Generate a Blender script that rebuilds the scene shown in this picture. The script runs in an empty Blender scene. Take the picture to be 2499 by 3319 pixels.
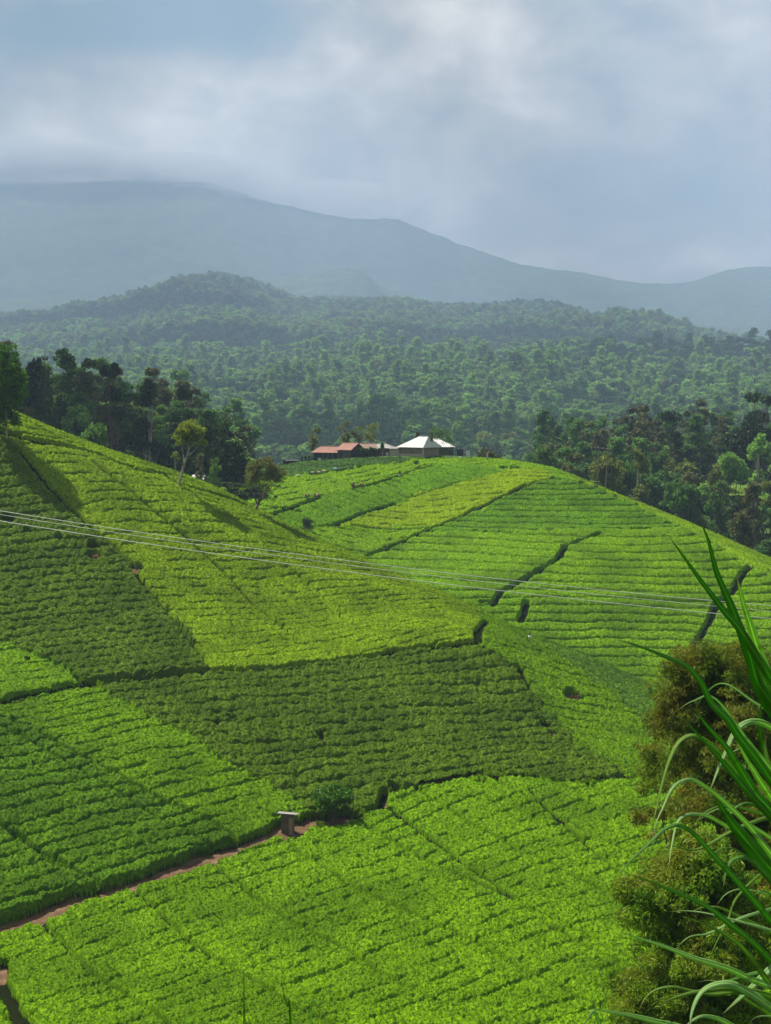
import bpy, math, random
import numpy as np
from math import radians, sin, cos, tan, atan, atan2, pi
random.seed(7)
RNG = np.random.default_rng(11)
scene = bpy.context.scene
COL = scene.collection
F, CX, CY, HOR = 3400.0, 832.5, 1105.5, 880.0
PITCH = atan((CY - HOR) / F)
CP, SP = cos(PITCH), sin(PITCH)

def P(px, py, Y):
    """world point seen at photo position (px, py) at depth Y metres"""
    u = (px - CX) / F; v = (CY - py) / F
    dy = CP + v * SP; dz = -SP + v * CP
    t = Y / dy
    return (u * t, Y, dz * t)

def project(x, y, z):
    f = y * CP - z * SP
    f = np.where(np.abs(f) < 1e-3, 1e-3, f)
    return CX + F * x / f, CY - F * (y * SP + z * CP) / f

# ------------------------------------------------------------------ noise
def _h(ix, iy, s):
    n = (ix.astype(np.int64) * 374761393 + iy.astype(np.int64) * 668265263 + s * 974634777) & 0xFFFFFFFF
    n = ((n ^ (n >> 13)) * 1274126177) & 0xFFFFFFFF
    n = n ^ (n >> 16)
    return (n & 0xFFFFFF).astype(np.float32) / np.float32(0xFFFFFF)

def vn(x, y, s=0):
    xi = np.floor(x); yi = np.floor(y)
    fx = (x - xi).astype(np.float32); fy = (y - yi).astype(np.float32)
    fx = fx * fx * (3 - 2 * fx); fy = fy * fy * (3 - 2 * fy)
    xi = xi.astype(np.int64); yi = yi.astype(np.int64)
    a = _h(xi, yi, s); b = _h(xi + 1, yi, s); c = _h(xi, yi + 1, s); d = _h(xi + 1, yi + 1, s)
    return a + (b - a) * fx + (c - a) * fy + (a - b - c + d) * fx * fy

def fbm(x, y, s=0, o=3):
    r = 0; a = 1.0; t = 0
    for k in range(o):
        r = r + a * vn(x * 2 ** k + 17.3 * k, y * 2 ** k - 9.1 * k, s + k); t += a; a *= .5
    return r / t

def worley(x, y, s=0):
    xi = np.floor(x).astype(np.int64); yi = np.floor(y).astype(np.int64)
    best = np.full(x.shape, 9.0, np.float32); idv = np.zeros(x.shape, np.float32)
    for i in (-1, 0, 1):
        for j in (-1, 0, 1):
            cx = xi + i; cy = yi + j
            hx = _h(cx, cy, s); hy = _h(cx, cy, s + 5)
            d = (cx + .1 + .8 * hx - x) ** 2 + (cy + .1 + .8 * hy - y) ** 2
            m = d < best
            best = np.where(m, d, best).astype(np.float32); idv = np.where(m, hx, idv)
    return best, idv

def ss(a, b, x):
    t = np.clip((x - a) / (b - a), 0, 1)
    return t * t * (3 - 2 * t)

# ------------------------------------------------------------------ terrain
class TPS:
    def __init__(self, pts, lam=0.0):
        p = np.array(pts, float); self.c = p[:, :2] / 100; n = len(p)
        K = self.k(self.c[:, None, :] - self.c[None, :, :]) + lam * np.eye(n)
        Q = np.c_[np.ones(n), self.c]
        A = np.zeros((n + 3, n + 3)); A[:n, :n] = K; A[:n, n:] = Q; A[n:, :n] = Q.T
        self.w = np.linalg.solve(A, np.r_[p[:, 2], 0, 0, 0])
    @staticmethod
    def k(d):
        r2 = (d ** 2).sum(-1) + 1e-9
        return .5 * r2 * np.log(r2)
    def __call__(self, x, y):
        x = np.asarray(x, float) / 100; y = np.asarray(y, float) / 100
        r = self.w[-3] + self.w[-2] * x + self.w[-1] * y
        for (cx, cy), w in zip(self.c, self.w):
            r2 = (x - cx) ** 2 + (y - cy) ** 2 + 1e-9
            r = r + w * .5 * r2 * np.log(r2)
        return r

A_SIL = [(-250, 800, 262), (-100, 842, 266), (30, 893, 270), (200, 960, 276), (330, 1002, 282), (440, 1040, 285), (560, 1100, 286), (680, 1160, 284), (750, 1192, 280),
         (830, 1225, 276), (930, 1270, 270), (1030, 1310, 262), (1150, 1375, 250), (1300, 1430, 240), (1450, 1500, 228), (1600, 1590, 215)]
A_IN = [(0, 2211, 118), (800, 2211, 114), (1400, 2211, 112), (1900, 2211, 112), (-200, 2211, 120), (0, 2010, 140), (350, 1890, 152), (530, 1828, 160), (622, 1796, 165),
        (720, 1775, 168), (1030, 1672, 180), (1400, 1675, 185), (1900, 1700, 185), (0, 1515, 190), (480, 1447, 205), (840, 1408, 218), (1030, 1385, 222), (1150, 1500, 213),
        (1300, 1600, 200), (1500, 1660, 190), (600, 1300, 242), (300, 1200, 243), (0, 1200, 233), (0, 1350, 212), (0, 1040, 252), (250, 1060, 258), (800, 1310, 245), (400, 1600, 182),
        (800, 1600, 190), (1000, 1950, 142), (500, 2050, 134), (1300, 1900, 150), (0, 1750, 162), (-300, 1200, 225), (-300, 1600, 172), (-300, 1000, 244), (1700, 2000, 138)]
def apts():
    o = []
    for a in A_IN: o.append(P(*a))
    for a in A_SIL:
        x, y, z = P(*a); o.append((x, y, z))
        for d, dz in ((28, 9), (65, 30), (110, 44)):
            o.append((x * (1 + d / y), y + d, max(z - dz, -62) if d > 60 else z - dz))
    for x in (-60, -20, 0, 20, 60):
        o += [(x, 0, -1.75 - abs(x) * .03), (x, 8, -5.4), (x, 20, -12.5), (x, 45, -27), (x, 80, -40), (x, -60, 6)]
    return [(x, y, z) for x, y, z in o]
TA = TPS(apts(), .002)
B_SIL = [(300, 1085, 360), (450, 1037, 370), (620, 1004, 388), (740, 991, 394), (830, 985, 396), (920, 983, 396), (1050, 988, 392), (1200, 1010, 385), (1300, 1052, 375), (1450, 1110, 360),
         (1560, 1158, 346), (1665, 1205, 335), (1800, 1270, 325), (1950, 1350, 315)]
B_IN = [(1190, 1035, 369), (800, 1200, 335), (1000, 1130, 347), (1200, 1200, 321), (1200, 1380, 291), (1450, 1400, 286), (1450, 1250, 306), (1665, 1400, 280), (700, 1080, 354),
        (1000, 1300, 301), (900, 1050, 366), (1300, 1120, 343), (1850, 1400, 282), (560, 1130, 335)]
def bpts():
    o = []
    for a in B_IN: o.append(P(*a))
    for a in B_SIL:
        x, y, z = P(*a); o.append((x, y, z))
        for d, dz in ((30, 7.5), (70, 27), (130, 50)):
            o.append((x * (1 + d / y), y + d, z - dz))
    for px in range(300, 2000, 300):
        x, y, z = P(px, 1500, 262); o.append((x, y, -52))
    return o
TB = TPS(bpts(), .002)
C_IN = [(-300, 330, -14), (-300, 450, -6), (0, 340, -20), (0, 450, -10),  (300, 365, -24), (300, 500, -14), (600, 430, -32), (600, 550, -25), (900, 480, -37), (900, 620, -26),
        (1200, 470, -40), (1200, 600, -30), (1500, 430, -44), (1665, 430, -44), (1500, 520, -34), (1665, 600, -24), (2000, 430, -44), (2000, 600, -24), (-500, 330, -10), (1500, 760, -46), (1665, 800, -40), (2200, 800, -40)] + [(px, Yd, z + dz * k) for Yd, z, k in ((820, -42, .2), (1250, -50, .4), (1800, -22, .7), (2400, 14, .9), (3000, 58, 1)) for px, dz in ((-500, -16), (0, -20), (400, -6), (832, 0), (1250, 0), (1665, 12), (2200, 16))]
TC = TPS([((px - CX) / F * Y, Y, z) for px, Y, z in C_IN], .002)

def table(t, th):
    px = np.array([a for a, b in t], float); py = np.array([b for a, b in t], float)
    ang = np.arctan((px - CX) / F); el = np.tan(np.arctan((CY - py) / F) - PITCH)
    return np.interp(th, ang, el)
RIDGE = [(-2500, 700), (-300, 690), (0, 690), (120, 676), (230, 662), (290, 640), (345, 620), (385, 603), (460, 592), (520, 600), (590, 622), (640, 640), (700, 641), (780, 640), (860, 641), (960, 658),
         (1100, 657), (1200, 666), (1290, 694), (1320, 680), (1360, 684), (1420, 702), (1500, 738), (1600, 748), (1665, 750), (2200, 735), (4500, 700)]
MID = [(-2500, 650), (0, 655), (300, 645), (500, 615), (640, 597), (700, 588), (745, 580), (790, 592), (820, 622), (860, 632), (950, 655), (1200, 690), (1665, 720), (4500, 690)]
MOUNT = [(-3500, 480), (-600, 420), (-100, 396), (300, 392), (470, 405), (560, 440), (650, 462), (760, 477), (830, 478), (860, 481), (885, 492), (940, 517), (985, 540), (1040, 552), (1100, 568), (1160, 578), (1222, 586), (1300, 601), (1360, 611),
         (1430, 616), (1485, 618), (1520, 610), (1560, 599), (1620, 596), (1665, 596), (1900, 585), (3000, 560), (4500, 600)]
PAD = (atan((608 - CX) / F), atan((1018 - CX) / F))
def ground(x, y, fine=True):
    x = np.asarray(x, float); y = np.asarray(y, float)
    r = np.hypot(x, y); th = np.arctan2(x, y)
    z = np.full(x.shape, -300.0)
    m = (r < 470) & (y > -90) & (np.abs(x) < 260)
    zz = np.full(x.shape, -300.0)
    if m.any():
        a = TA(x[m], y[m]) - ss(90, 105, r[m]) * 1.0 - 70 * ss(300, 420, r[m]) * (th[m] > -.2) - 90 * ss(300, 470, r[m])
        a = a * (1 - ss(150, 260, np.abs(x[m])) * (r[m] < 250)) + (-20) * ss(150, 260, np.abs(x[m])) * (r[m] < 250)
        zz[m] = a
    z = np.maximum(z, zz)
    m = (r < 560) & (y > 265) & (th > -.17)
    if m.any():
        zz = np.full(x.shape, -300.0)
        zz[m] = TB(x[m], y[m]) - 1.0 + ss(388.5, 390.5, y[m]) * (th[m] > PAD[0]) * (th[m] < PAD[1]) - 70 * ss(-.13, -.17, th[m]) - 60 * ss(470, 560, r[m]) - 60 * ss(285, 265, y[m]) * 0
        z = np.maximum(z, zz)
    thc = np.clip(th, -.9, .9)
    rc = np.clip(r, 320, 3000)
    c = TC(np.sin(np.clip(th, -.35, .35)) * rc, np.cos(np.clip(th, -.35, .35)) * rc)
    c = c + (fbm(x / 220, y / 220, 3, 3) - .5) * 55 * ss(1000, 1600, r) * (1 - ss(2500, 3000, r) * .6)
    c = c - 60 * ss(330, 250, r) * (np.abs(th) < 1.2)
    z = np.maximum(z, c)
    n1 = fbm(x / 900, y / 900, 21, 4) - .5
    tt = np.clip((r - 3000) / (7500 - 3000), 0, 1.25); f = np.where(tt < 1, np.sin(tt * pi / 2) ** 1.15, 1 - (tt - 1) * 1.2)
    l2 = 50 + f * (table(RIDGE, thc) * 7500 - 50 - 78) + n1 * 190 * np.sin(np.clip(tt, 0, 1) * pi) - 300 * ss(7800, 8800, r)
    z = np.maximum(z, np.where(r > 3000, l2, -300))
    tt = np.clip((r - 8000) / 1400, 0, 1.5); f = np.where(tt < 1, np.sin(tt * pi / 2), 1 - (tt - 1))
    l3 = f * (table(MID, thc) * 9400) + n1 * 90 * np.sin(np.clip(tt, 0, 1) * pi)
    z = np.maximum(z, np.where(r > 8000, l3, -300))
    tt = np.clip((r - 9000) / 4000, 0, 1.6); f = np.where(tt < 1, np.sin(tt * pi / 2) ** 1.3, 1 - (tt - 1))
    n2 = fbm(x / 1500, y / 1500, 41, 4) - .5
    l4 = f * ((table(MOUNT, thc) * 13000 - 45)) + n2 * 420 * np.sin(np.clip(tt, 0, 1) * pi)
    z = np.maximum(z, np.where(r > 9000, l4, -300))
    back = ss(10, -60, y) * (r > 40)
    zb = -1 + .05 * r + 8 * (fbm(x / 60, y / 60, 5, 2) - .5)
    z = z * (1 - back) + zb * back
    return z
def G(x, y):
    return float(ground(np.array([x]), np.array([y]))[0])

# ------------------------------------------------------------------ object helpers
def tag(o, label=None, cat=None, group=None, kind=None):
    if label: o['label'] = label
    if cat: o['category'] = cat
    if group: o['group'] = group
    if kind: o['kind'] = kind
    return o
def empty(name, loc, label=None, cat=None, group=None, rz=0, sc=1):
    o = bpy.data.objects.new(name, None); COL.objects.link(o); o.location = loc; o.rotation_euler = (0, 0, rz)
    o.scale = (sc, sc, sc) if not isinstance(sc, tuple) else sc
    o.empty_display_size = .3
    return tag(o, label, cat, group)
def link(name, me, m=None, parent=None):
    o = bpy.data.objects.new(name, me); COL.objects.link(o)
    if m is not None: me.materials.append(m)
    if parent is not None: o.parent = parent
    return o
def mesh_np(name, co, faces, smooth=False, n=4):
    """co (V,3), faces (Fc,n) arrays"""
    me = bpy.data.meshes.new(name); co = np.ascontiguousarray(co, np.float32); faces = np.ascontiguousarray(faces, np.int32)
    me.vertices.add(len(co)); me.vertices.foreach_set('co', co.ravel())
    me.loops.add(faces.size); me.loops.foreach_set('vertex_index', faces.ravel())
    me.polygons.add(len(faces)); me.polygons.foreach_set('loop_start', np.arange(0, faces.size, n, dtype=np.int32))
    me.polygons.foreach_set('loop_total', np.full(len(faces), n, np.int32))
    if smooth: me.polygons.foreach_set('use_smooth', np.ones(len(faces), bool))
    me.update(calc_edges=True); return me
class MB:
    def __init__(s): s.v = []; s.f = []
    def add(s, v, f):
        b = len(s.v); s.v += [tuple(a) for a in v]; s.f += [tuple(i + b for i in q) for q in f]; return s
    def box(s, x0, x1, y0, y1, z0, z1):
        return s.add([(x0, y0, z0), (x1, y0, z0), (x1, y1, z0), (x0, y1, z0), (x0, y0, z1), (x1, y0, z1), (x1, y1, z1), (x0, y1, z1)],
                     [(0, 3, 2, 1), (4, 5, 6, 7), (0, 1, 5, 4), (1, 2, 6, 5), (2, 3, 7, 6), (3, 0, 4, 7)])
    def tube(s, pts, rad, n=8):
        pts = [np.array(p, float) for p in pts]; b = len(s.v)
        for i, p in enumerate(pts):
            d = pts[min(i + 1, len(pts) - 1)] - pts[max(i - 1, 0)]; d /= (np.linalg.norm(d) + 1e-9)
            a = np.cross(d, (0.13, .99, .05)); 
            if np.linalg.norm(a) < .1: a = np.cross(d, (1, 0, 0))
            a /= np.linalg.norm(a); c = np.cross(d, a); r = rad[i] if hasattr(rad, '__len__') else rad
            for k in range(n):
                t = 2 * pi * k / n; s.v.append(tuple(p + r * (a * cos(t) + c * sin(t))))
        for i in range(len(pts) - 1):
            for k in range(n):
                k2 = (k + 1) % n
                s.f.append((b + i * n + k, b + i * n + k2, b + (i + 1) * n + k2, b + (i + 1) * n + k))
        s.f.append(tuple(b + k for k in range(n))[::-1]); s.f.append(tuple(b + (len(pts) - 1) * n + k for k in range(n)))
        return s
    def build(s, name, m, parent=None, smooth=False, loc=None):
        me = bpy.data.meshes.new(name); me.from_pydata(s.v, [], s.f)
        if smooth: me.shade_smooth()
        me.update(); o = link(name, me, m, parent)
        if loc is not None: o.location = loc
        return o
def copy_tree(o, parent=None):
    c = o.copy(); COL.objects.link(c); c.parent = parent
    for ch in list(o.children): copy_tree(ch, c)
    return c

# ------------------------------------------------------------------ materials
def newmat(name):
    m = bpy.data.materials.new(name); m.use_nodes = True; nt = m.node_tree; nt.nodes.clear(); return m, nt
def nd(nt, t, **k):
    n = nt.nodes.new(t)
    for a, b in k.items():
        if a in n.inputs.keys() if hasattr(n.inputs, 'keys') else False: n.inputs[a].default_value = b
        else: setattr(n, a, b)
    return n
def noise_ramp(nt, co, scale, detail, stops, rough=.6):
    n = nd(nt, 'ShaderNodeTexNoise'); n.inputs['Scale'].default_value = scale; n.inputs['Detail'].default_value = detail; n.inputs['Roughness'].default_value = rough
    nt.links.new(co, n.inputs['Vector'])
    r = nd(nt, 'ShaderNodeValToRGB'); r.color_ramp.elements[0].position = stops[0][0]; r.color_ramp.elements[0].color = (*stops[0][1], 1)
    r.color_ramp.elements[1].position = stops[-1][0]; r.color_ramp.elements[1].color = (*stops[-1][1], 1)
    for p, c in stops[1:-1]:
        e = r.color_ramp.elements.new(p); e.color = (*c, 1)
    nt.links.new(n.outputs['Fac'], r.inputs['Fac']); return n, r
def mixc(nt, fac, a, b, mode='MIX'):
    m = nt.nodes.new('ShaderNodeMix'); m.data_type = 'RGBA'; m.blend_type = mode
    for s, v in ((m.inputs[0], fac), (m.inputs[6], a), (m.inputs[7], b)):
        if hasattr(v, 'is_linked') or hasattr(v, 'node'): nt.links.new(v, s)
        elif isinstance(v, (tuple, list)): s.default_value = (*v, 1) if len(v) == 3 else v
        else: s.default_value = v
    return m.outputs[2]
def sc3(c, k): return tuple(min(1, a * k) for a in c)
def leaf_mat(name, c, var=.35, scale=1.2, trans=.3, rough=.6, coord='Object', patch=None, patch_scale=.08, hue=None, rnd=0.0, bump=0, spec=.12, fine=None):
    m, nt = newmat(name); L = nt.links
    tc = nd(nt, 'ShaderNodeTexCoord'); co = tc.outputs[coord]
    _, r = noise_ramp(nt, co, scale, 3, [(.3, sc3(c, 1 - var)), (.5, c), (.7, sc3(hue or c, 1 + var))], .65)
    colr = r.outputs[0]
    if patch:
        n2 = nd(nt, 'ShaderNodeTexNoise'); n2.inputs['Scale'].default_value = patch_scale; n2.inputs['Detail'].default_value = 4; L.new(co, n2.inputs['Vector'])
        mr = nd(nt, 'ShaderNodeMapRange'); mr.inputs[1].default_value = .45; mr.inputs[2].default_value = .62; L.new(n2.outputs['Fac'], mr.inputs[0])
        colr = mixc(nt, mr.outputs[0], colr, patch)
    if fine:
        n3 = nd(nt, 'ShaderNodeTexNoise'); n3.inputs['Scale'].default_value = fine; n3.inputs['Detail'].default_value = 2; L.new(co, n3.inputs['Vector'])
        mr = nd(nt, 'ShaderNodeMapRange'); mr.inputs[1].default_value = .3; mr.inputs[2].default_value = .7; mr.inputs[3].default_value = .55; mr.inputs[4].default_value = 1.35; L.new(n3.outputs['Fac'], mr.inputs[0])
        vm = nd(nt, 'ShaderNodeVectorMath', operation='SCALE'); L.new(colr, vm.inputs[0]); L.new(mr.outputs[0], vm.inputs['Scale']); colr = vm.outputs[0]
    if rnd:
        oi = nd(nt, 'ShaderNodeObjectInfo'); mr = nd(nt, 'ShaderNodeMapRange'); mr.inputs[3].default_value = 1 - rnd; mr.inputs[4].default_value = 1 + rnd
        L.new(oi.outputs['Random'], mr.inputs[0]); vm = nd(nt, 'ShaderNodeVectorMath', operation='SCALE'); L.new(colr, vm.inputs[0]); L.new(mr.outputs[0], vm.inputs['Scale']); colr = vm.outputs[0]
    p = nd(nt, 'ShaderNodeBsdfPrincipled'); p.inputs['Roughness'].default_value = rough; p.inputs['Specular IOR Level'].default_value = spec
    L.new(colr, p.inputs['Base Color'])
    out = nd(nt, 'ShaderNodeOutputMaterial')
    if bump:
        nb = nd(nt, 'ShaderNodeTexNoise'); nb.inputs['Scale'].default_value = bump; nb.inputs['Detail'].default_value = 3; L.new(co, nb.inputs['Vector'])
        bp = nd(nt, 'ShaderNodeBump'); bp.inputs['Strength'].default_value = .9; bp.inputs['Distance'].default_value = .12; L.new(nb.outputs['Fac'], bp.inputs['Height']); L.new(bp.outputs[0], p.inputs['Normal'])
    if trans:
        t = nd(nt, 'ShaderNodeBsdfTranslucent'); L.new(mixc(nt, 1.0, colr, (1.5, 1.5, .6), 'MULTIPLY'), t.inputs['Color'])
        mx = nd(nt, 'ShaderNodeMixShader'); mx.inputs[0].default_value = trans; L.new(p.outputs[0], mx.inputs[1]); L.new(t.outputs[0], mx.inputs[2]); L.new(mx.outputs[0], out.inputs[0])
    else: L.new(p.outputs[0], out.inputs[0])
    return m
def flat_mat(name, c, c2=None, scale=3, rough=.8, metal=0, stripes=None, bump=0, spec=.3):
    m, nt = newmat(name); L = nt.links; tc = nd(nt, 'ShaderNodeTexCoord'); co = tc.outputs['Object']
    _, r = noise_ramp(nt, co, scale, 5, [(.35, c), (.65, c2 or sc3(c, .75))])
    colr = r.outputs[0]
    p = nd(nt, 'ShaderNodeBsdfPrincipled'); p.inputs['Roughness'].default_value = rough; p.inputs['Metallic'].default_value = metal; p.inputs['Specular IOR Level'].default_value = spec
    if stripes:
        w = nd(nt, 'ShaderNodeTexWave'); w.bands_direction = stripes[0]; w.inputs['Scale'].default_value = stripes[1]; w.inputs['Distortion'].default_value = stripes[3] if len(stripes) > 3 else .3
        L.new(co, w.inputs['Vector']); colr = mixc(nt, w.outputs['Fac'], colr, stripes[2], 'MULTIPLY')
        bp = nd(nt, 'ShaderNodeBump'); bp.inputs['Distance'].default_value = .04; L.new(w.outputs['Fac'], bp.inputs['Height']); L.new(bp.outputs[0], p.inputs['Normal'])
    L.new(colr, p.inputs['Base Color']); out = nd(nt, 'ShaderNodeOutputMaterial'); L.new(p.outputs[0], out.inputs[0]); return m

bark = flat_mat('bark', (.16, .12, .085), (.07, .05, .035), 2.5, .9)
bark_pale = flat_mat('bark_pale', (.42, .38, .30), (.18, .15, .11), 1.5, .85)

# ------------------------------------------------------------------ ground sheet
def grid_faces(nr, nc, wrap=False):
    i = np.arange(nr - 1)[:, None]; j = np.arange(nc if wrap else nc - 1)[None, :]
    a = i * nc + j; b = i * nc + (j + 1) % nc
    return np.stack([a, b, b + nc, a + nc], -1).reshape(-1, 4)
rr = np.concatenate([[.3, .7, 1.2, 2], np.linspace(3, 95, 70), np.arange(96, 420, .75), np.geomspace(421, 3000, 270), np.geomspace(3012, 7900, 270), np.geomspace(7930, 14800, 300)])
fine = np.arange(-19, 19.001, .11)
tth = np.radians(np.concatenate([np.linspace(-180, -60, 25)[:-1], np.linspace(-60, -19, 40)[:-1], fine, np.linspace(19, 60, 40)[1:], np.linspace(60, 180, 25)[1:-1]]))
R, TH = np.meshgrid(rr, tth, indexing='ij')
X = R * np.sin(TH); Y = R * np.cos(TH); Z = ground(X, Y)
# forested far slopes get crown-sized relief
far = ss(7700, 8400, R)
w1, _ = worley(X / 50, Y / 50, 3)
Z = Z + far * ((1 - w1) * 16 + fbm(X / 90, Y / 90, 8, 3) * 18 - 22)
gm, nt = newmat('ground'); L = nt.links
geo = nd(nt, 'ShaderNodeNewGeometry'); co = geo.outputs['Position']
_, soil = noise_ramp(nt, co, .9, 8, [(.3, (.07, .042, .022)), (.55, (.14, .082, .045)), (.75, (.24, .16, .10))])
_, grs = noise_ramp(nt, co, .5, 8, [(.3, (.02, .05, .008)), (.7, (.07, .13, .02))])
_, frs = noise_ramp(nt, co, .012, 10, [(.3, (.02, .04, .015)), (.5, (.05, .085, .02)), (.7, (.11, .16, .045))], .7)
ln = nd(nt, 'ShaderNodeVectorMath', operation='LENGTH'); L.new(co, ln.inputs[0])
def rng(a, b):
    m_ = nd(nt, 'ShaderNodeMapRange'); m_.inputs[1].default_value = a; m_.inputs[2].default_value = b; L.new(ln.outputs['Value'], m_.inputs[0]); return m_.outputs[0]
c1 = mixc(nt, rng(70, 95), grs.outputs[0], soil.outputs[0]); c1 = mixc(nt, rng(378, 384), c1, grs.outputs[0]); c1 = mixc(nt, rng(900, 1100), c1, frs.outputs[0])
gp = nd(nt, 'ShaderNodeBsdfPrincipled'); gp.inputs['Roughness'].default_value = .95; gp.inputs['Specular IOR Level'].default_value = .1; L.new(c1, gp.inputs['Base Color'])
go = nd(nt, 'ShaderNodeOutputMaterial'); L.new(gp.outputs[0], go.inputs[0])
gmesh = mesh_np('ground', np.stack([X, Y, Z], -1).reshape(-1, 3), grid_faces(len(rr), len(tth), True)[:, ::-1], True)
tag(link('ground', gmesh, gm), kind='structure')

# ------------------------------------------------------------------ tea plots
def inpoly(px, py, poly):
    r = np.zeros(px.shape, bool); n = len(poly)
    for i in range(n):
        x1, y1 = poly[i]; x2, y2 = poly[(i + 1) % n]
        if y1 == y2: continue
        c = ((y1 > py) != (y2 > py)) & (px < (x2 - x1) * (py - y1) / (y2 - y1) + x1)
        r ^= c
    return r
def surf(px, py, sheet, dz=0.0):
    """point of tea sheet A or B seen at a photo position"""
    T = TA if sheet == 'A' else TB
    Ys = np.arange(100, 300, .5) if sheet == 'A' else np.arange(272, 415, .5)
    pts = np.array([P(px, py, y) for y in Ys]); g = T(pts[:, 0], pts[:, 1]) + dz; d = pts[:, 2] - g
    k = np.where(d <= 0)[0]; k = k[0] if len(k) else int(np.argmin(np.abs(d)))
    return pts[k]
def poly3(pl, sheet, dz=0.0): return [surf(a, b, sheet, dz)[:2] for a, b in pl]
def segdist(x, y, line):
    d = np.full(x.shape, 1e9)
    for (x1, y1), (x2, y2) in zip(line[:-1], line[1:]):
        dx, dy = x2 - x1, y2 - y1; t = np.clip(((x - x1) * dx + (y - y1) * dy) / (dx * dx + dy * dy + 1e-9), 0, 1)
        d = np.minimum(d, (x - x1 - t * dx) ** 2 + (y - y1 - t * dy) ** 2)
    return np.sqrt(d)

BR = (.118, .250, .002); MD = (.078, .180, .004); DK = (.076, .146, .006); YL = (.175, .285, .001); GG = (.070, .155, .012)
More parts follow.
